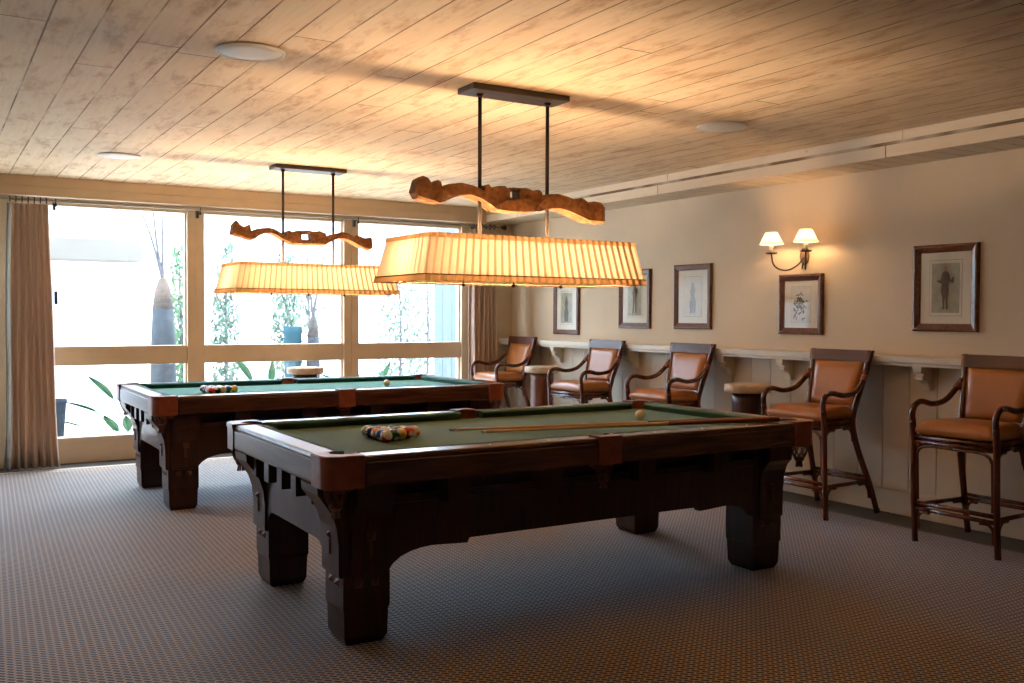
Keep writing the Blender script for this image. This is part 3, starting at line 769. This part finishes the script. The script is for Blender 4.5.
# ------------------------------------------------------------------ bar ledge with brackets
ld = empty('bar_ledge', (XR - .001, 3.0, 0), 0, 'long cream painted drinks ledge on corbel brackets along the right wall', 'shelf')
lx = lambda x: x - XR
MB().box(lx(5.604), lx(XR), -6.2, YB - 3.0, 1.052, 1.095, bev=.006).box(lx(5.622), lx(XR - .028), -6.19, YB - 3.0 - .01, 1.030, 1.052, bev=.004).build('ledge_top', MT['ledge'], ld)
for by_ in (8.44, 7.18, 5.92, 5.28, 4.07, 2.85, 1.6, .4, -.8, -2.0):
    b = MB(); yl = by_ - 3.0
    pr = [(-.028, 1.030), (-.155, 1.030), (-.155, .992), (-.150, .985), (-.128, .982), (-.128, .972), (-.140, .962), (-.135, .945), (-.118, .938), (-.095, .934), (-.075, .915), (-.066, .890), (-.062, .872), (-.028, .868)]
    b.prism(pr, lambda d, z, t: (d, t, z), yl - .028, yl + .028)
    b.box(-.160, -.028, yl - .034, yl + .034, 1.012, 1.032, bev=.002)
    b.build('bracket', MT['ledge'], ld)

# ------------------------------------------------------------------ bar stools (front faces -X)
def make_stool(label):
    root = empty('bar_stool', (0, 0, 0), 0, label, 'bar stool', 'rattan bar stools along the wall ledge')
    hw = .265
    # seat: rails of the frame
    fr = MB()
    for z in (.612, .640):
        fr.tube([(0, -hw, z), (0, hw, z)], .0145, seg=10)
        fr.tube([(.36, -.195, z), (.36, .195, z)], .0145, seg=10)
        for s in (-1, 1): fr.tube([(0, s * hw, z), (.36, s * .198, z)], .0145, seg=10)
    fr.box(.01, .355, -.19, .19, .63, .652)
    fr.build('seat_frame', MT['rattan'], root)
    # cushion
    cu = MB(); n1, n2 = 14, 18; grid = []
    def outl(u, v):   # u 0..1 front-back, v -1..1
        x = -.012 + .385 * u; w = .247 + (.200 - .247) * u
        return x, w * v
    for top in (1, 0):
        g = []
        for i in range(n1 + 1):
            row = []
            for j in range(n2 + 1):
                u = i / n1; v = -1 + 2 * j / n2
                x, y = outl(u, v)
                eu = min(1, min(u, 1 - u) * 7); ev = min(1, (1 - abs(v)) * 6)
                e = math.sqrt(max(0, 1 - (1 - eu) ** 2)) * math.sqrt(max(0, 1 - (1 - ev) ** 2))
                z = (.700 + .042 * e + .010 * sin(pi * u) * cos(v * pi / 2)) if top else (.668 - .014 * e)
                row.append(cu.bm.verts.new((x, y, z)))
            g.append(row)
        grid.append(g)
    T, B = grid
    for i in range(n1):
        for j in range(n2):
            cu.bm.faces.new((T[i][j], T[i + 1][j], T[i + 1][j + 1], T[i][j + 1])); cu.bm.faces.new((B[i][j], B[i][j + 1], B[i + 1][j + 1], B[i + 1][j]))
    bord = [(0, j) for j in range(n2)] + [(i, n2) for i in range(n1)] + [(n1, j) for j in range(n2, 0, -1)] + [(i, 0) for i in range(n1, 0, -1)]
    for (a, b), (c, d) in zip(bord, bord[1:] + bord[:1]): cu.bm.faces.new((T[a][b], T[c][d], B[c][d], B[a][b]))
    for f in cu.bm.faces: f.smooth = True
    cu.build('seat', MT['tan'], root)
    # front legs continue up into the arms
    for s in (-1, 1):
        lp = MB().tube(smoothpath([(.03, s * (hw - .0), 0), (.012, s * hw, .25), (0, s * hw, .62), (-.012, s * hw, .74)], 5), [.0180] * 5 + [.0195] * 11, seg=10)
        lp.lathe([(.018, 0), (.019, .012), (.0165, .03)], (.03, s * hw, 0), seg=10)
        lp.build('leg', MT['rattan'], root)
        arm = smoothpath([(-.012, s * hw, .735), (-.014, s * hw, .79), (.012, s * hw, .832), (.075, s * (hw + .002), .848), (.19, s * (hw + .002), .828), (.31, s * (hw), .850), (.40, s * (hw - .012), .925), (.438, s * (hw - .026), .975)], 6)
        MB().tube(arm, .0185, seg=10).build('armrest', MT['rattan'], root)
        # rear leg and back post: one bent flat-ish cane
        pts = smoothpath([(.552, s * .262, 0), (.49, s * .245, .2), (.40, s * .212, .45), (.362, s * .197, .63), (.385, s * .205, .76), (.440, s * .228, .95), (.482, s * .250, 1.125)], 5)
        rp = MB().tube(pts, [.0185 + .004 * min(1, k / 15) for k in range(len(pts))], seg=10)
        rp.lathe([(.018, 0), (.019, .012), (.0165, .03)], (.552, s * .262, 0), seg=10)
        rp.build('leg', MT['rattan'], root)
    # stretchers (double in front)
    def fx(z): return .012 + .018 * max(0, (.25 - z) / .25)
    st = MB()
    for z in (.205, .240): st.tube([(fx(z), -hw, z), (fx(z), hw, z)], .0135, seg=10)
    st.build('stretcher', MT['rattan'], root)
    for s in (-1, 1):
        st = MB()
        st.tube([(.012, s * hw, .222), (.485, s * .243, .222)], .0135, seg=10)
        st.build('stretcher', MT['rattan'], root)
    MB().tube([(.485, -.243, .222), (.485, .243, .222)], .0125, seg=10).tube([(.475, -.240, .250), (.475, .240, .250)], .0115, seg=10).build('stretcher', MT['rattan'], root)
    # curved braces
    def brace(p_leg, p_corner, p_bar): MB().tube(smoothpath([p_leg, (Vector(p_leg) * .35 + Vector(p_corner) * .65), (Vector(p_bar) * .35 + Vector(p_corner) * .65), p_bar], 5), .0095, seg=8).build('brace', MT['rattan'], root)
    for s in (-1, 1):
        y = s * (hw - .024)
        MB().tube(smoothpath([(.014, y, .26), (.004, y, .50), (.0, y - s * .004, .545), (.0, y - s * .03, .578), (.0, y - s * .09, .592), (0, 0, .592)], 5), .0095, seg=8).build('brace', MT['rattan'], root)
        brace((.026, y, .08), (.022, y, .185), (.016, y - s * .08, .188))
        brace((.02, s * (hw - .004), .50), (.02, s * (hw - .004), .588), (.13, s * (hw - .028), .592))
        brace((.32, s * .2, .50) if False else (.36, s * .205, .50), (.345, s * .202, .588), (.25, s * .218, .592))
        brace((.045, s * (hw - .002), .09), (.035, s * hw, .20), (.13, s * .258, .205))
        brace((.512, s * .25, .10), (.49, s * .245, .20), (.38, s * .247, .205))
        brace((.500, s * .235, .10), (.487, s * .225, .20), (.486, s * .16, .205))
    # back: top board, lower rail, padded panel
    def bp(t, y, z):  # point on the leaning back plane
        x = .385 + (z - .76) * (.482 - .385) / (1.125 - .76); return (x + t, y, z)
    tb = MB()
    def wid(z): return .205 + (z - .76) * (.250 - .205) / .365
    def slab(z0, z1, t0, t1, inset=0.0, mb=None):
        mb.prism([(-1, z0), (1, z0), (1, z1), (-1, z1)], lambda q, z, t: bp(t, q * (wid(z) - inset), z), t0, t1)
    slab(1.050, 1.128, -.020, .016, -.016, tb)
    tb.build('top_rail', MT['board'], root)
    lr = MB(); slab(.715, .742, -.012, .010, .004, lr); lr.build('lower_rail', MT['rattan'], root)
    bk = MB(); n1, n2 = 12, 12; G = []
    for side in (-1, 1):
        g = []
        for i in range(n1 + 1):
            row = []
            for j in range(n2 + 1):
                z = .738 + (1.054 - .738) * i / n1; v = -1 + 2 * j / n2
                eu = min(1, min(i / n1, 1 - i / n1) * 6); ev = min(1, (1 - abs(v)) * 5)
                e = math.sqrt(max(0, 1 - (1 - eu) ** 2)) * math.sqrt(max(0, 1 - (1 - ev) ** 2))
                t = side * (.006 + (.026 if side < 0 else .012) * e)
                row.append(bk.bm.verts.new(bp(t, v * (wid(z) - .018), z)))
            g.append(row)
        G.append(g)
    T, B = G
    for i in range(n1):
        for j in range(n2):
            bk.bm.faces.new((T[i][j], T[i + 1][j], T[i + 1][j + 1], T[i][j + 1])); bk.bm.faces.new((B[i][j], B[i][j + 1], B[i + 1][j + 1], B[i + 1][j]))
    bord = [(0, j) for j in range(n2)] + [(i, n2) for i in range(n1)] + [(n1, j) for j in range(n2, 0, -1)] + [(i, 0) for i in range(n1, 0, -1)]
    for (a, b), (c, d) in zip(bord, bord[1:] + bord[:1]): bk.bm.faces.new((T[a][b], T[c][d], B[c][d], B[a][b]))
    for f in bk.bm.faces: f.smooth = True
    bk.build('backrest', MT['tan'], root)
    # leather wraps at the arm joints
    for s in (-1, 1): MB().tube([(.392, s * .2535, .918), (.408, s * .2515, .935), (.422, s * .246, .955)], .0215, seg=10).build('wrap', MT['leather'], root)
    return root
ST = [((5.10, 3.445), 0.0, 'rattan bar stool with tan leather, nearest the camera at the right edge'),
      ((5.10, 4.655), 0.0, 'tan leather rattan bar stool just beyond the right end of the near pool table'),
      ((5.10, 6.215), 0.0, 'tan leather rattan bar stool behind the far right corner pocket of the near table'),
      ((5.10, 7.425), 0.0, 'tan leather rattan bar stool between the far side table and the middle stool'),
      ((5.10, 8.95), 0.0, 'tan leather rattan bar stool in the room corner beside the curtain')]
s0 = make_stool(ST[0][2])
for i, ((x, y), rz, lb) in enumerate(ST):
    o = s0 if i == 0 else copy_tree(s0)
    o.location = (x, y, 0); o.rotation_euler.z = rz; o['label'] = lb

# ------------------------------------------------------------------ side tables
def side_table(loc, base, label):
    r = empty('side_table', (*loc, 0), 0, label, 'side table', 'round stone topped side tables')
    MB().lathe([(.150, .776), (.172, .778), (.179, .786), (.179, .830), (.175, .838), (.164, .841), (0, .841)], seg=40).build('table_top', MT['stone'], r)
    MB().lathe([(.128, 0), (.130, .02), (.122, .03), (.120, .70), (.122, .776)], seg=32).build('base', base, r)
side_table((5.40, 5.39), MT['drum'], 'round stone topped side table with near-black drum base between two stools')
side_table((5.38, 8.26), MT['drumred'], 'round stone topped side table with red-brown drum base next to the corner stool')
side_table((3.19, 9.17), MT['drum'], 'round stone topped side table standing against the middle window')

# ------------------------------------------------------------------ pictures
def picture(yc0, yc1, z0, z1, label, kind):
    w, hh = yc1 - yc0, z1 - z0; yc, zc = (yc0 + yc1) / 2, (z0 + z1) / 2
    r = empty('framed_print', (XR, yc, zc), 0, label, 'picture', 'framed prints on the right wall')
    fw = .052
    f = MB()
    A = (w / 2, hh / 2)
    # moulding profile swept round with mitres: (inset, protrusion)
    prof = [(0, .0), (0, .022), (.006, .028), (.016, .030), (.034, .022), (.044, .018), (fw, .012), (fw, 0)]
    cs = [(-1, -1), (1, -1), (1, 1), (-1, 1)]
    rings = [[f.bm.verts.new((-p, sx * (A[0] - i), sz * (A[1] - i))) for i, p in prof] for sx, sz in cs]
    for k in range(4):
        a, b = rings[k], rings[(k + 1) % 4]
        for j in range(len(prof)):
            j2 = (j + 1) % len(prof); f.bm.faces.new((a[j], a[j2], b[j2], b[j]))
    f.build('frame', MT['picframe'], r)
    iw, ih = w / 2 - fw + .004, hh / 2 - fw + .004
    MB().box(-.008, 0, -iw, iw, -ih, ih).build('mount', MT['mat'], r)
    def rect(name, m, hw_, hh_, x, zc_=0, par=r): return MB().box(x - .0012, x, -hw_, hw_, zc_ - hh_, zc_ + hh_).build(name, m, par)
    pw, ph = w * .215, hh * .285
    if kind == 'man':
        rect('mount_line', MT['line'], pw + .018, ph + .022, -.0078); rect('mount_bevel', MT['mat'], pw + .014, ph + .018, -.0086)
        p = rect('print', MT['print_'], pw, ph, -.0094)
        g = MB()
        S = ph / .5; Y = lambda v: -v * S  # +v is to the right in the photo
        def poly(mb, pts): mb.prism([(Y(a), b * S) for a, b in pts], lambda a, b, d: (-d, a, b), .0104, .0122)
        poly(g, [(-.07,.30),(-.02,.34),(.05,.33),(.09,.26),(.10,.18),(.14,.16),(.16,.22),(.19,.22),(.18,.10),(.12,.10),(.09,.14),(.07,.05),(.08,-.05),(.06,-.18),(.05,-.30),(.06,-.42),(.02,-.44),(.01,-.30),(.0,-.18),(-.02,-.30),(-.02,-.42),(-.08,-.43),(-.05,-.38),(-.07,-.18),(-.10,-.05),(-.08,.08),(-.12,.10),(-.19,.13),(-.18,.16),(-.11,.16)])
        g.build('figure', MT['fig'], p)
        hd = MB(); hd.prism([(Y(.0 + .042 * cos(t)), (.385 + .052 * sin(t)) * S) for t in [2 * pi * k / 14 for k in range(14)]], lambda a, b, d: (-d, a, b), .0104, .0125); hd.build('head', MT['skin'], p)
    elif kind == 'sketch':
        rect('mount_line', MT['line'], pw + .006, ph + .006, -.0078); p = rect('print', MT['print2'], pw + .003, ph + .003, -.0086)
        g = MB(); rnd = random.Random(3)
        for k in range(70):
            cy, cz = rnd.gauss(0, pw * .35), rnd.gauss(-.01, ph * .36)
            a = rnd.uniform(0, pi); la, lb_ = rnd.uniform(.006, .016), rnd.uniform(.003, .008)
            g.prism([(cy + la * cos(t) * cos(a) - lb_ * sin(t) * sin(a), cz + la * cos(t) * sin(a) + lb_ * sin(t) * cos(a)) for t in [2 * pi * q / 7 for q in range(7)]], lambda a_, b_, d: (-d, a_, b_), .0096, .0108 + k * .00002)
        g.build('drawing', MT['ink'], p)
    else:
        rect('mount_line', MT['line'], pw + .014, ph + .016, -.0078); rect('mount_bevel', MT['mat'], pw + .010, ph + .012, -.0086)
        p = rect('print', MT['print2'] if kind == 'pale' else MT['print_'], pw, ph, -.0094)
        g = MB(); S = ph / .5
        base = [(-.10,-.45),(.10,-.45),(.12,-.15),(.07,.02),(.09,.15),(.06,.28),(.03,.38),(-.03,.38),(-.05,.27),(-.10,.12),(-.06,.0),(-.13,-.2)]
        if kind == 'dark': base = [(-.11,-.43),(-.06,-.44),(-.03,-.2),(.0,-.03),(.01,-.2),(.03,-.43),(.08,-.42),(.07,-.1),(.08,.12),(.13,.25),(.07,.34),(.03,.44),(-.03,.44),(-.05,.33),(-.11,.2),(-.08,.0)]
        g.prism([(-a * S, b * S) for a, b in base], lambda a, b, d: (-d, a, b), .0104, .0122)
        g.build('figure', MT['fig'] if kind == 'dark' else (MT['paleink'] if kind == 'pale' else MT['ink']), p)
    MB().box(-.0145, -.0130, -iw, iw, -ih, ih).build('picture_glass', MT['picglass'], r)
picture(3.735, 4.212, 1.265, 1.842, 'framed print of a man in a dark suit on a green ground, furthest right', 'man')
picture(4.99, 5.423, 1.222, 1.687, 'small framed ink sketch hanging directly below the wall sconce', 'sketch')
picture(6.196, 6.675, 1.247, 1.816, 'framed pale figure print, just left of the sconce and sketch', 'pale')
picture(7.011, 7.48, 1.242, 1.80, 'framed print of a dark standing figure, half hidden by the lampshade corner', 'dark')
picture(8.16, 8.622, 1.161, 1.72, 'framed pale print nearest the window corner, top hidden by the lampshade', 'pale2')

# ------------------------------------------------------------------ sconce
sc = empty('wall_sconce', (XR, 5.18, 1.825), 0, 'two-armed bronze wall sconce with small cream shades above the sketch', 'wall lamp')
MB().lathe([(0, -.002), (.052, -.002), (.056, .006), (.048, .014), (.02, .020), (0, .022)], seg=28, fn=lambda x, y, z: (-z, x * .85, y * 1.25)).build('backplate', simple('aged_copper', (.20, .10, .05), .45, metal=.5, noise=.2, nscale=30), sc)
for s in (-1, 1):
    dx, dy = -cos(radians(43)), s * sin(radians(43)); R_ = .25
    zc = .015
    pts = smoothpath([(-.015, 0, -.01), (dx * .05, dy * .05, -.065), (dx * .12, dy * .12, -.105), (dx * .19, dy * .19, -.10), (dx * .235, dy * .235, -.06), (dx * R_, dy * R_, zc)], 6)
    a = MB().tube(pts, .0065, seg=10).build('arm', MT['metal'], sc)
    c = (dx * R_, dy * R_, 0)
    MB().lathe([(.008, zc), (.040, zc + .004), (.046, zc + .012), (.042, zc + .010), (.012, zc + .008)], c, seg=24).build('drip_pan', MT['metal'], a)
    MB().lathe([(.0155, zc + .006), (.0155, zc + .082), (.010, zc + .085)], c, seg=16).build('candle_sleeve', MT['candle'], a)
    MB().lathe([(.008, zc + .085), (.013, zc + .100), (.012, zc + .120), (.004, zc + .140), (0, zc + .143)], c, seg=14).build('bulb', MT['sbulb'], a)
    MB().lathe([(.090, zc + .078), (.044, zc + .168)], c, seg=40, cap=False).build('lamp_shade', MT['sshade'], a)
    w = MB()
    for rr, zz in ((.090, zc + .078), (.044, zc + .168)): w.tube([(c[0] + rr * cos(2 * pi * k / 32), c[1] + rr * sin(2 * pi * k / 32), zz) for k in range(33)], .0018, seg=5)
    w.tube([(c[0] - .046, c[1], zc + .170), (c[0] + .046, c[1], zc + .170)], .001, seg=4)
    w.build('shade_rim', MT['candle'], a)
MB().tube([(-.014, 0, -.01), (-.03, 0, -.10)], [.010, .005], seg=10).build('stem', MT['metal'], sc)

# ------------------------------------------------------------------ curtains and rod
def curtain(x0b, x1b, x0t, x1t, yc, label, folds, lining_left=False):
    zt, zb = 2.305, .012
    r = empty('curtain', ((x0b + x1b) / 2, yc, 0), 0, label, 'curtain', 'tan pinch pleated curtains')
    cx = (x0b + x1b) / 2
    m = MB(); N = folds * 12; H = 14; rows = []
    rnd = random.Random(folds)
    ph = [rnd.uniform(-.5, .5) for _ in range(folds + 1)]
    for i in range(H + 1):
        f = i / H; z = zb + (zt - zb) * f; a, b = x0b + (x0t - x0b) * f ** .6, x1b + (x1t - x1b) * f ** .6
        row = []
        for j in range(N + 1):
            u = j / N; k = min(folds - 1, int(u * folds))
            amp = .044 * (1.15 - .45 * f) * (1 + .3 * ph[k])
            x = a + (b - a) * u + .006 * sin(3 * z + k * 1.7)
            y = amp * sin(2 * pi * u * folds + .5 * sin(z * 1.3 + k))
            row.append(m.bm.verts.new((x - cx, y, z)))
        rows.append(row)
    li = m._mi(MT['curtain']); l2 = m._mi(MT['lining'])
    for i in range(H):
        for j in range(N):
            fc = m.bm.faces.new((rows[i][j], rows[i][j + 1], rows[i + 1][j + 1], rows[i + 1][j])); fc.smooth = True
            if lining_left and j < N * .10: fc.material_index = l2
    o = m.build('curtain_cloth', None, r, recalc=False)
    md = o.modifiers.new('thickness', 'SOLIDIFY'); md.thickness = .005
    hm = MB()
    # hem
    hm_rows = []
    for j in range(folds):
        xx = x0t + (x1t - x0t) * (j + .5) / folds - cx
        rg = MB(); rg.tube([(xx, .024 * cos(2 * pi * k / 14), 2.338 + .024 * sin(2 * pi * k / 14)) for k in range(15)], .0045, seg=6)
        rg.tube([(xx, 0, 2.314), (xx, 0, 2.298)], .002, seg=5)
        rg.build('curtain_ring', MT['metal'], r)
    return r
curtain(.56, 1.005, .60, .93, 9.30, 'tan pleated curtain hanging at the left end of the windows', 7, True)
curtain(5.10, 5.46, 5.12, 5.44, 9.30, 'tan pleated curtain hanging at the right end of the windows, behind the lamp', 6)
rd = empty('curtain_rod', (3.0, 9.30, 2.34), 0, 'thin metal curtain rod running above all the windows', 'curtain rod')
MB().tube([(-2.62, 0, 0), (2.50, 0, 0)], .011, seg=12).build('rod', MT['rodmetal'], rd)
for s, x in ((-1, -2.62), (1, 2.50)):
    MB().lathe([(.012, 0), (.022, .01), (.014, .02), (.028, .035), (.030, .05), (.018, .068), (0, .078)], seg=14, fn=lambda a, b, z: (x + s * z, a, b)).build('finial', MT['metal'], rd)
for x in (2.215, 3.80, .98, 5.20):
    xl = x - 3.0
    MB().tube([(xl, .11, -.005), (xl, .012, -.005)], .008, seg=8).box(xl - .012, xl + .012, .095, .105 + .03, -.07, .02).tube([(xl, 0, .016), (xl, -.016, 0), (xl, 0, -.016), (xl, .016, 0)], .005, seg=6).lathe([(.004, -.05), (.012, -.045), (.012, -.03), (.005, -.02), (.005, -.01)], (xl, 0, 0), seg=10).build('rod_bracket', MT['metal'], rd)

# ------------------------------------------------------------------ garden outside
g0 = struct(MB().box(-14, 18, YB + .18, 26, -.14, -.06).build('ground', MT['garden']))
# neighbouring white building with a concrete lintel
bd = empty('garden_building', (0, 15, -.06), 0, 'white rendered building with a grey beam, seen through the left window', 'building')
MB().box(-9, 3.35, .3, 3, 0, 4.5).build('wall', MT['stucco'], bd)
MB().box(-9, 2.70, -.2, .32, 2.18, 2.48, bev=.01).build('beam', MT['lintel'], bd)
gw = MB().box(3.35, 16, 17.0, 17.2, -.06, 3.2).build('garden_wall', MT['stucco']); tag(gw, 'bright white garden wall behind the trees', 'wall')
fc = empty('board_fence', (5.72, 10.62, -.06), 0, 'pale blue vertical board fence outside the right window', 'fence')
for k in range(6): MB().box(-.012, .012, -.75 + k * .25 + .004, -.75 + (k + 1) * .25 - .004, .02, 3.1, bev=.002).build('board', MT['bluefence'], fc)
for z_ in (.4, 2.3): MB().box(.012, .05, -.75, .75, z_, z_ + .1).build('fence_rail', MT['bluefence'], fc)

def cone_trunk(x, y, h, r, label, twigs):
    t = empty('bottle_trunk', (x, y, -.06), 0, label, 'tree')
    prof = [(r * 1.18, 0), (r * 1.08, h * .25), (r, h * .55), (r * .86, h * .78)]
    MB().lathe(prof, seg=20).build('trunk', MT['trunk'], t)
    MB().lathe([(r * .86, h * .78), (r * .66, h * .90), (r * .34, h * .97), (0, h)], seg=20).build('trunk_tip', MT['trunktip'], t)
    w = MB(); rnd = random.Random(int(x * 10))
    for dx, top in twigs:
        pts = smoothpath([(0, 0, h * .96), (dx * .4 + rnd.uniform(-.02, .02), 0, h + top * .4), (dx * .8 + .03, 0, h + top * .75), (dx, 0, h + top)], 4)
        w.tube(pts, [.018 * (1 - .6 * k / (len(pts) - 1)) for k in range(len(pts))], seg=6)
    w.build('twig', MT['bark'], t)
cone_trunk(2.52, 12.5, 1.90, .145, 'grey bottle-shaped trunk with thin twigs in the left window', [(-.18, 1.1), (-.05, 1.2), (-.30, .9)])
cone_trunk(4.46, 12.5, 1.43, .090, 'shorter grey bottle-shaped trunk in the middle window beside the blue pot', [(.10, .5), (-.12, .9), (.18, 1.2)])

def foliage(n, cx, cy, cz, rx, ry, rz, size, m, seed, shape='oval'):
    b = MB(); rnd = random.Random(seed)
    for _ in range(n):
        while True:
            p = Vector((rnd.uniform(-1, 1), rnd.uniform(-1, 1), rnd.uniform(-1, 1)))
            lim = 1.0 if shape == 'oval' else (1.0 - .5 * max(0, p.z))
            if math.hypot(p.x, p.y) < lim and p.length < 1.25: break
        c = Vector((cx + p.x * rx, cy + p.y * ry, cz + p.z * rz))
        e = Euler((rnd.uniform(0, 6), rnd.uniform(0, 6), rnd.uniform(0, 6))).to_matrix(); s = size * rnd.uniform(.6, 1.3)
        b.quad(c + e @ Vector((-s, 0, 0)), c + e @ Vector((0, -s * .35, .1 * s)), c + e @ Vector((s, 0, 0)), c + e @ Vector((0, s * .35, .1 * s)))
    return b
def tree(x, y, h, rx, m, n, label, seed, size=.06, z0=.3, cat='tree', grp=None, trunk=True, shape='cone'):
    t = empty('garden_tree' if cat == 'tree' else 'garden_shrub', (x, y, -.06), 0, label, cat, grp)
    foliage(int(n * 1.7), 0, 0, z0 + (h - z0) / 2, rx, rx, (h - z0) / 2, size, m, seed, shape).build('foliage', m, t, recalc=False)
    rnd = random.Random(seed); k = MB()
    k.tube([(0, 0, 0), (.02, 0, h * .4), (-.01, 0, h * .9)], [.03, .022, .008], seg=6)
    for j in range(7):
        a = rnd.uniform(0, 6.28); z = rnd.uniform(.3, .75) * h
        k.tube([(0, 0, z), (rx * .5 * cos(a), rx * .5 * sin(a), z + .2 * h * .5), (rx * .8 * cos(a), rx * .8 * sin(a), z + .35 * h * .5)], [.012, .008, .004], seg=5)
    k.build('trunk', MT['bark'], t)
tree(4.00, 15.2, 2.5, .21, MT['leafA'], 420, 'slim pale green column tree, left of two in the middle window', 11, .06, .2)
tree(4.98, 15.2, 2.6, .25, MT['leafA'], 520, 'slim pale green column tree, right of two in the middle window', 12, .06, .2)
tree(3.10, 14.2, 2.4, .22, MT['leafB'], 420, 'leafy green tree behind the grey trunk in the left window', 13, .06, .1)
tree(6.40, 13.95, 2.3, .42, MT['leafA'], 480, 'loose feathery shrub in the right window', 14, .055, .1, 'shrub')
tree(7.20, 14.6, 2.9, .35, MT['leafA'], 150, 'sparse branching shrub beside the blue fence', 15, .05, .5, 'shrub')
tree(5.62, 16.0, 2.8, .30, MT['leafA'], 160, 'thin airy tree behind the blue pot', 16, .05, .6)

def pot(x, y, r, h, m, label):
    p = empty('garden_pot', (x, y, -.06), 0, label, 'pot')
    MB().lathe([(r * .72, 0), (r * .80, h * .3), (r * .95, h * .92), (r, h * .93), (r, h), (r * .90, h), (r * .88, h * .9), (0, h * .88)], seg=28).build('pot_body', m, p)
pot(4.21, 12.6, .125, 1.26, MT['pot'], 'tall blue glazed pot beside the shorter grey trunk')
pot(1.14, 11.32, .15, .50, MT['darkpot'], 'dark slate pot outside, next to the left curtain')

def blades(x, y, specs, label):
    t = empty('blade_plant', (x, y, -.06), 0, label, 'plant')
    for (dx, dy, L, lean, wid, hs) in specs:
        b = MB(); base = Vector((dx, dy, 0)); n = 8; prev = None
        st = [(base + Vector((lean * (k / n) ** 1.5 * .8, dy * .2, hs * k / n))) for k in range(n + 1)]
        tip = st[-1]
        b.tube(st, .007, seg=5)
        rows = []
        for k in range(n + 1):
            f = k / n; w = wid * sin(pi * min(1, f * .92 + .08)) ** .8 + .002
            c = tip + Vector((lean * .9 * f + (.25 * lean) * f * f, 0, L * (f - .35 * abs(lean) * f * f * 2)))
            rows.append([b.bm.verts.new(c + Vector((-w, -.01, 0))), b.bm.verts.new(c + Vector((0, .012, 0))), b.bm.verts.new(c + Vector((w, -.01, 0)))])
        for r0, r1 in zip(rows, rows[1:]):
            for q in (0, 1): b.bm.faces.new((r0[q], r0[q + 1], r1[q + 1], r1[q]))
        b.build('leaf', MT['leafC'], t)
blades(1.90, 11.2, [(.0, 0, .30, -.22, .045, .50), (-.1, .05, .16, -.30, .04, .36), (.05, 0, .2, .12, .05, .25), (.15, .1, .2, .25, .05, .3), (-.05, -.1, .2, -.12, .05, .15), (-.2, .1, .14, -.35, .035, .2), (.2, 0, .16, .05, .05, .12), (.02, .1, .18, -.02, .05, .12), (.3, .05, .18, .25, .04, .2)], 'low broad-bladed green plant behind the far table in the left window')
blades(3.50, 11.6, [(.0, 0, .34, -.18, .05, .62), (.1, .05, .30, .02, .045, .55), (-.15, 0, .25, -.3, .045, .45), (.2, 0, .2, .2, .04, .4)], 'tall broad-bladed green plant low in the middle window')
blades(5.15, 12.2, [(.0, 0, .34, -.18, .05, .50), (.1, .05, .30, .12, .045, .5), (-.15, 0, .25, -.3, .045, .45), (.2, 0, .2, .2, .04, .4)], 'broad-bladed green plant low in the right window')
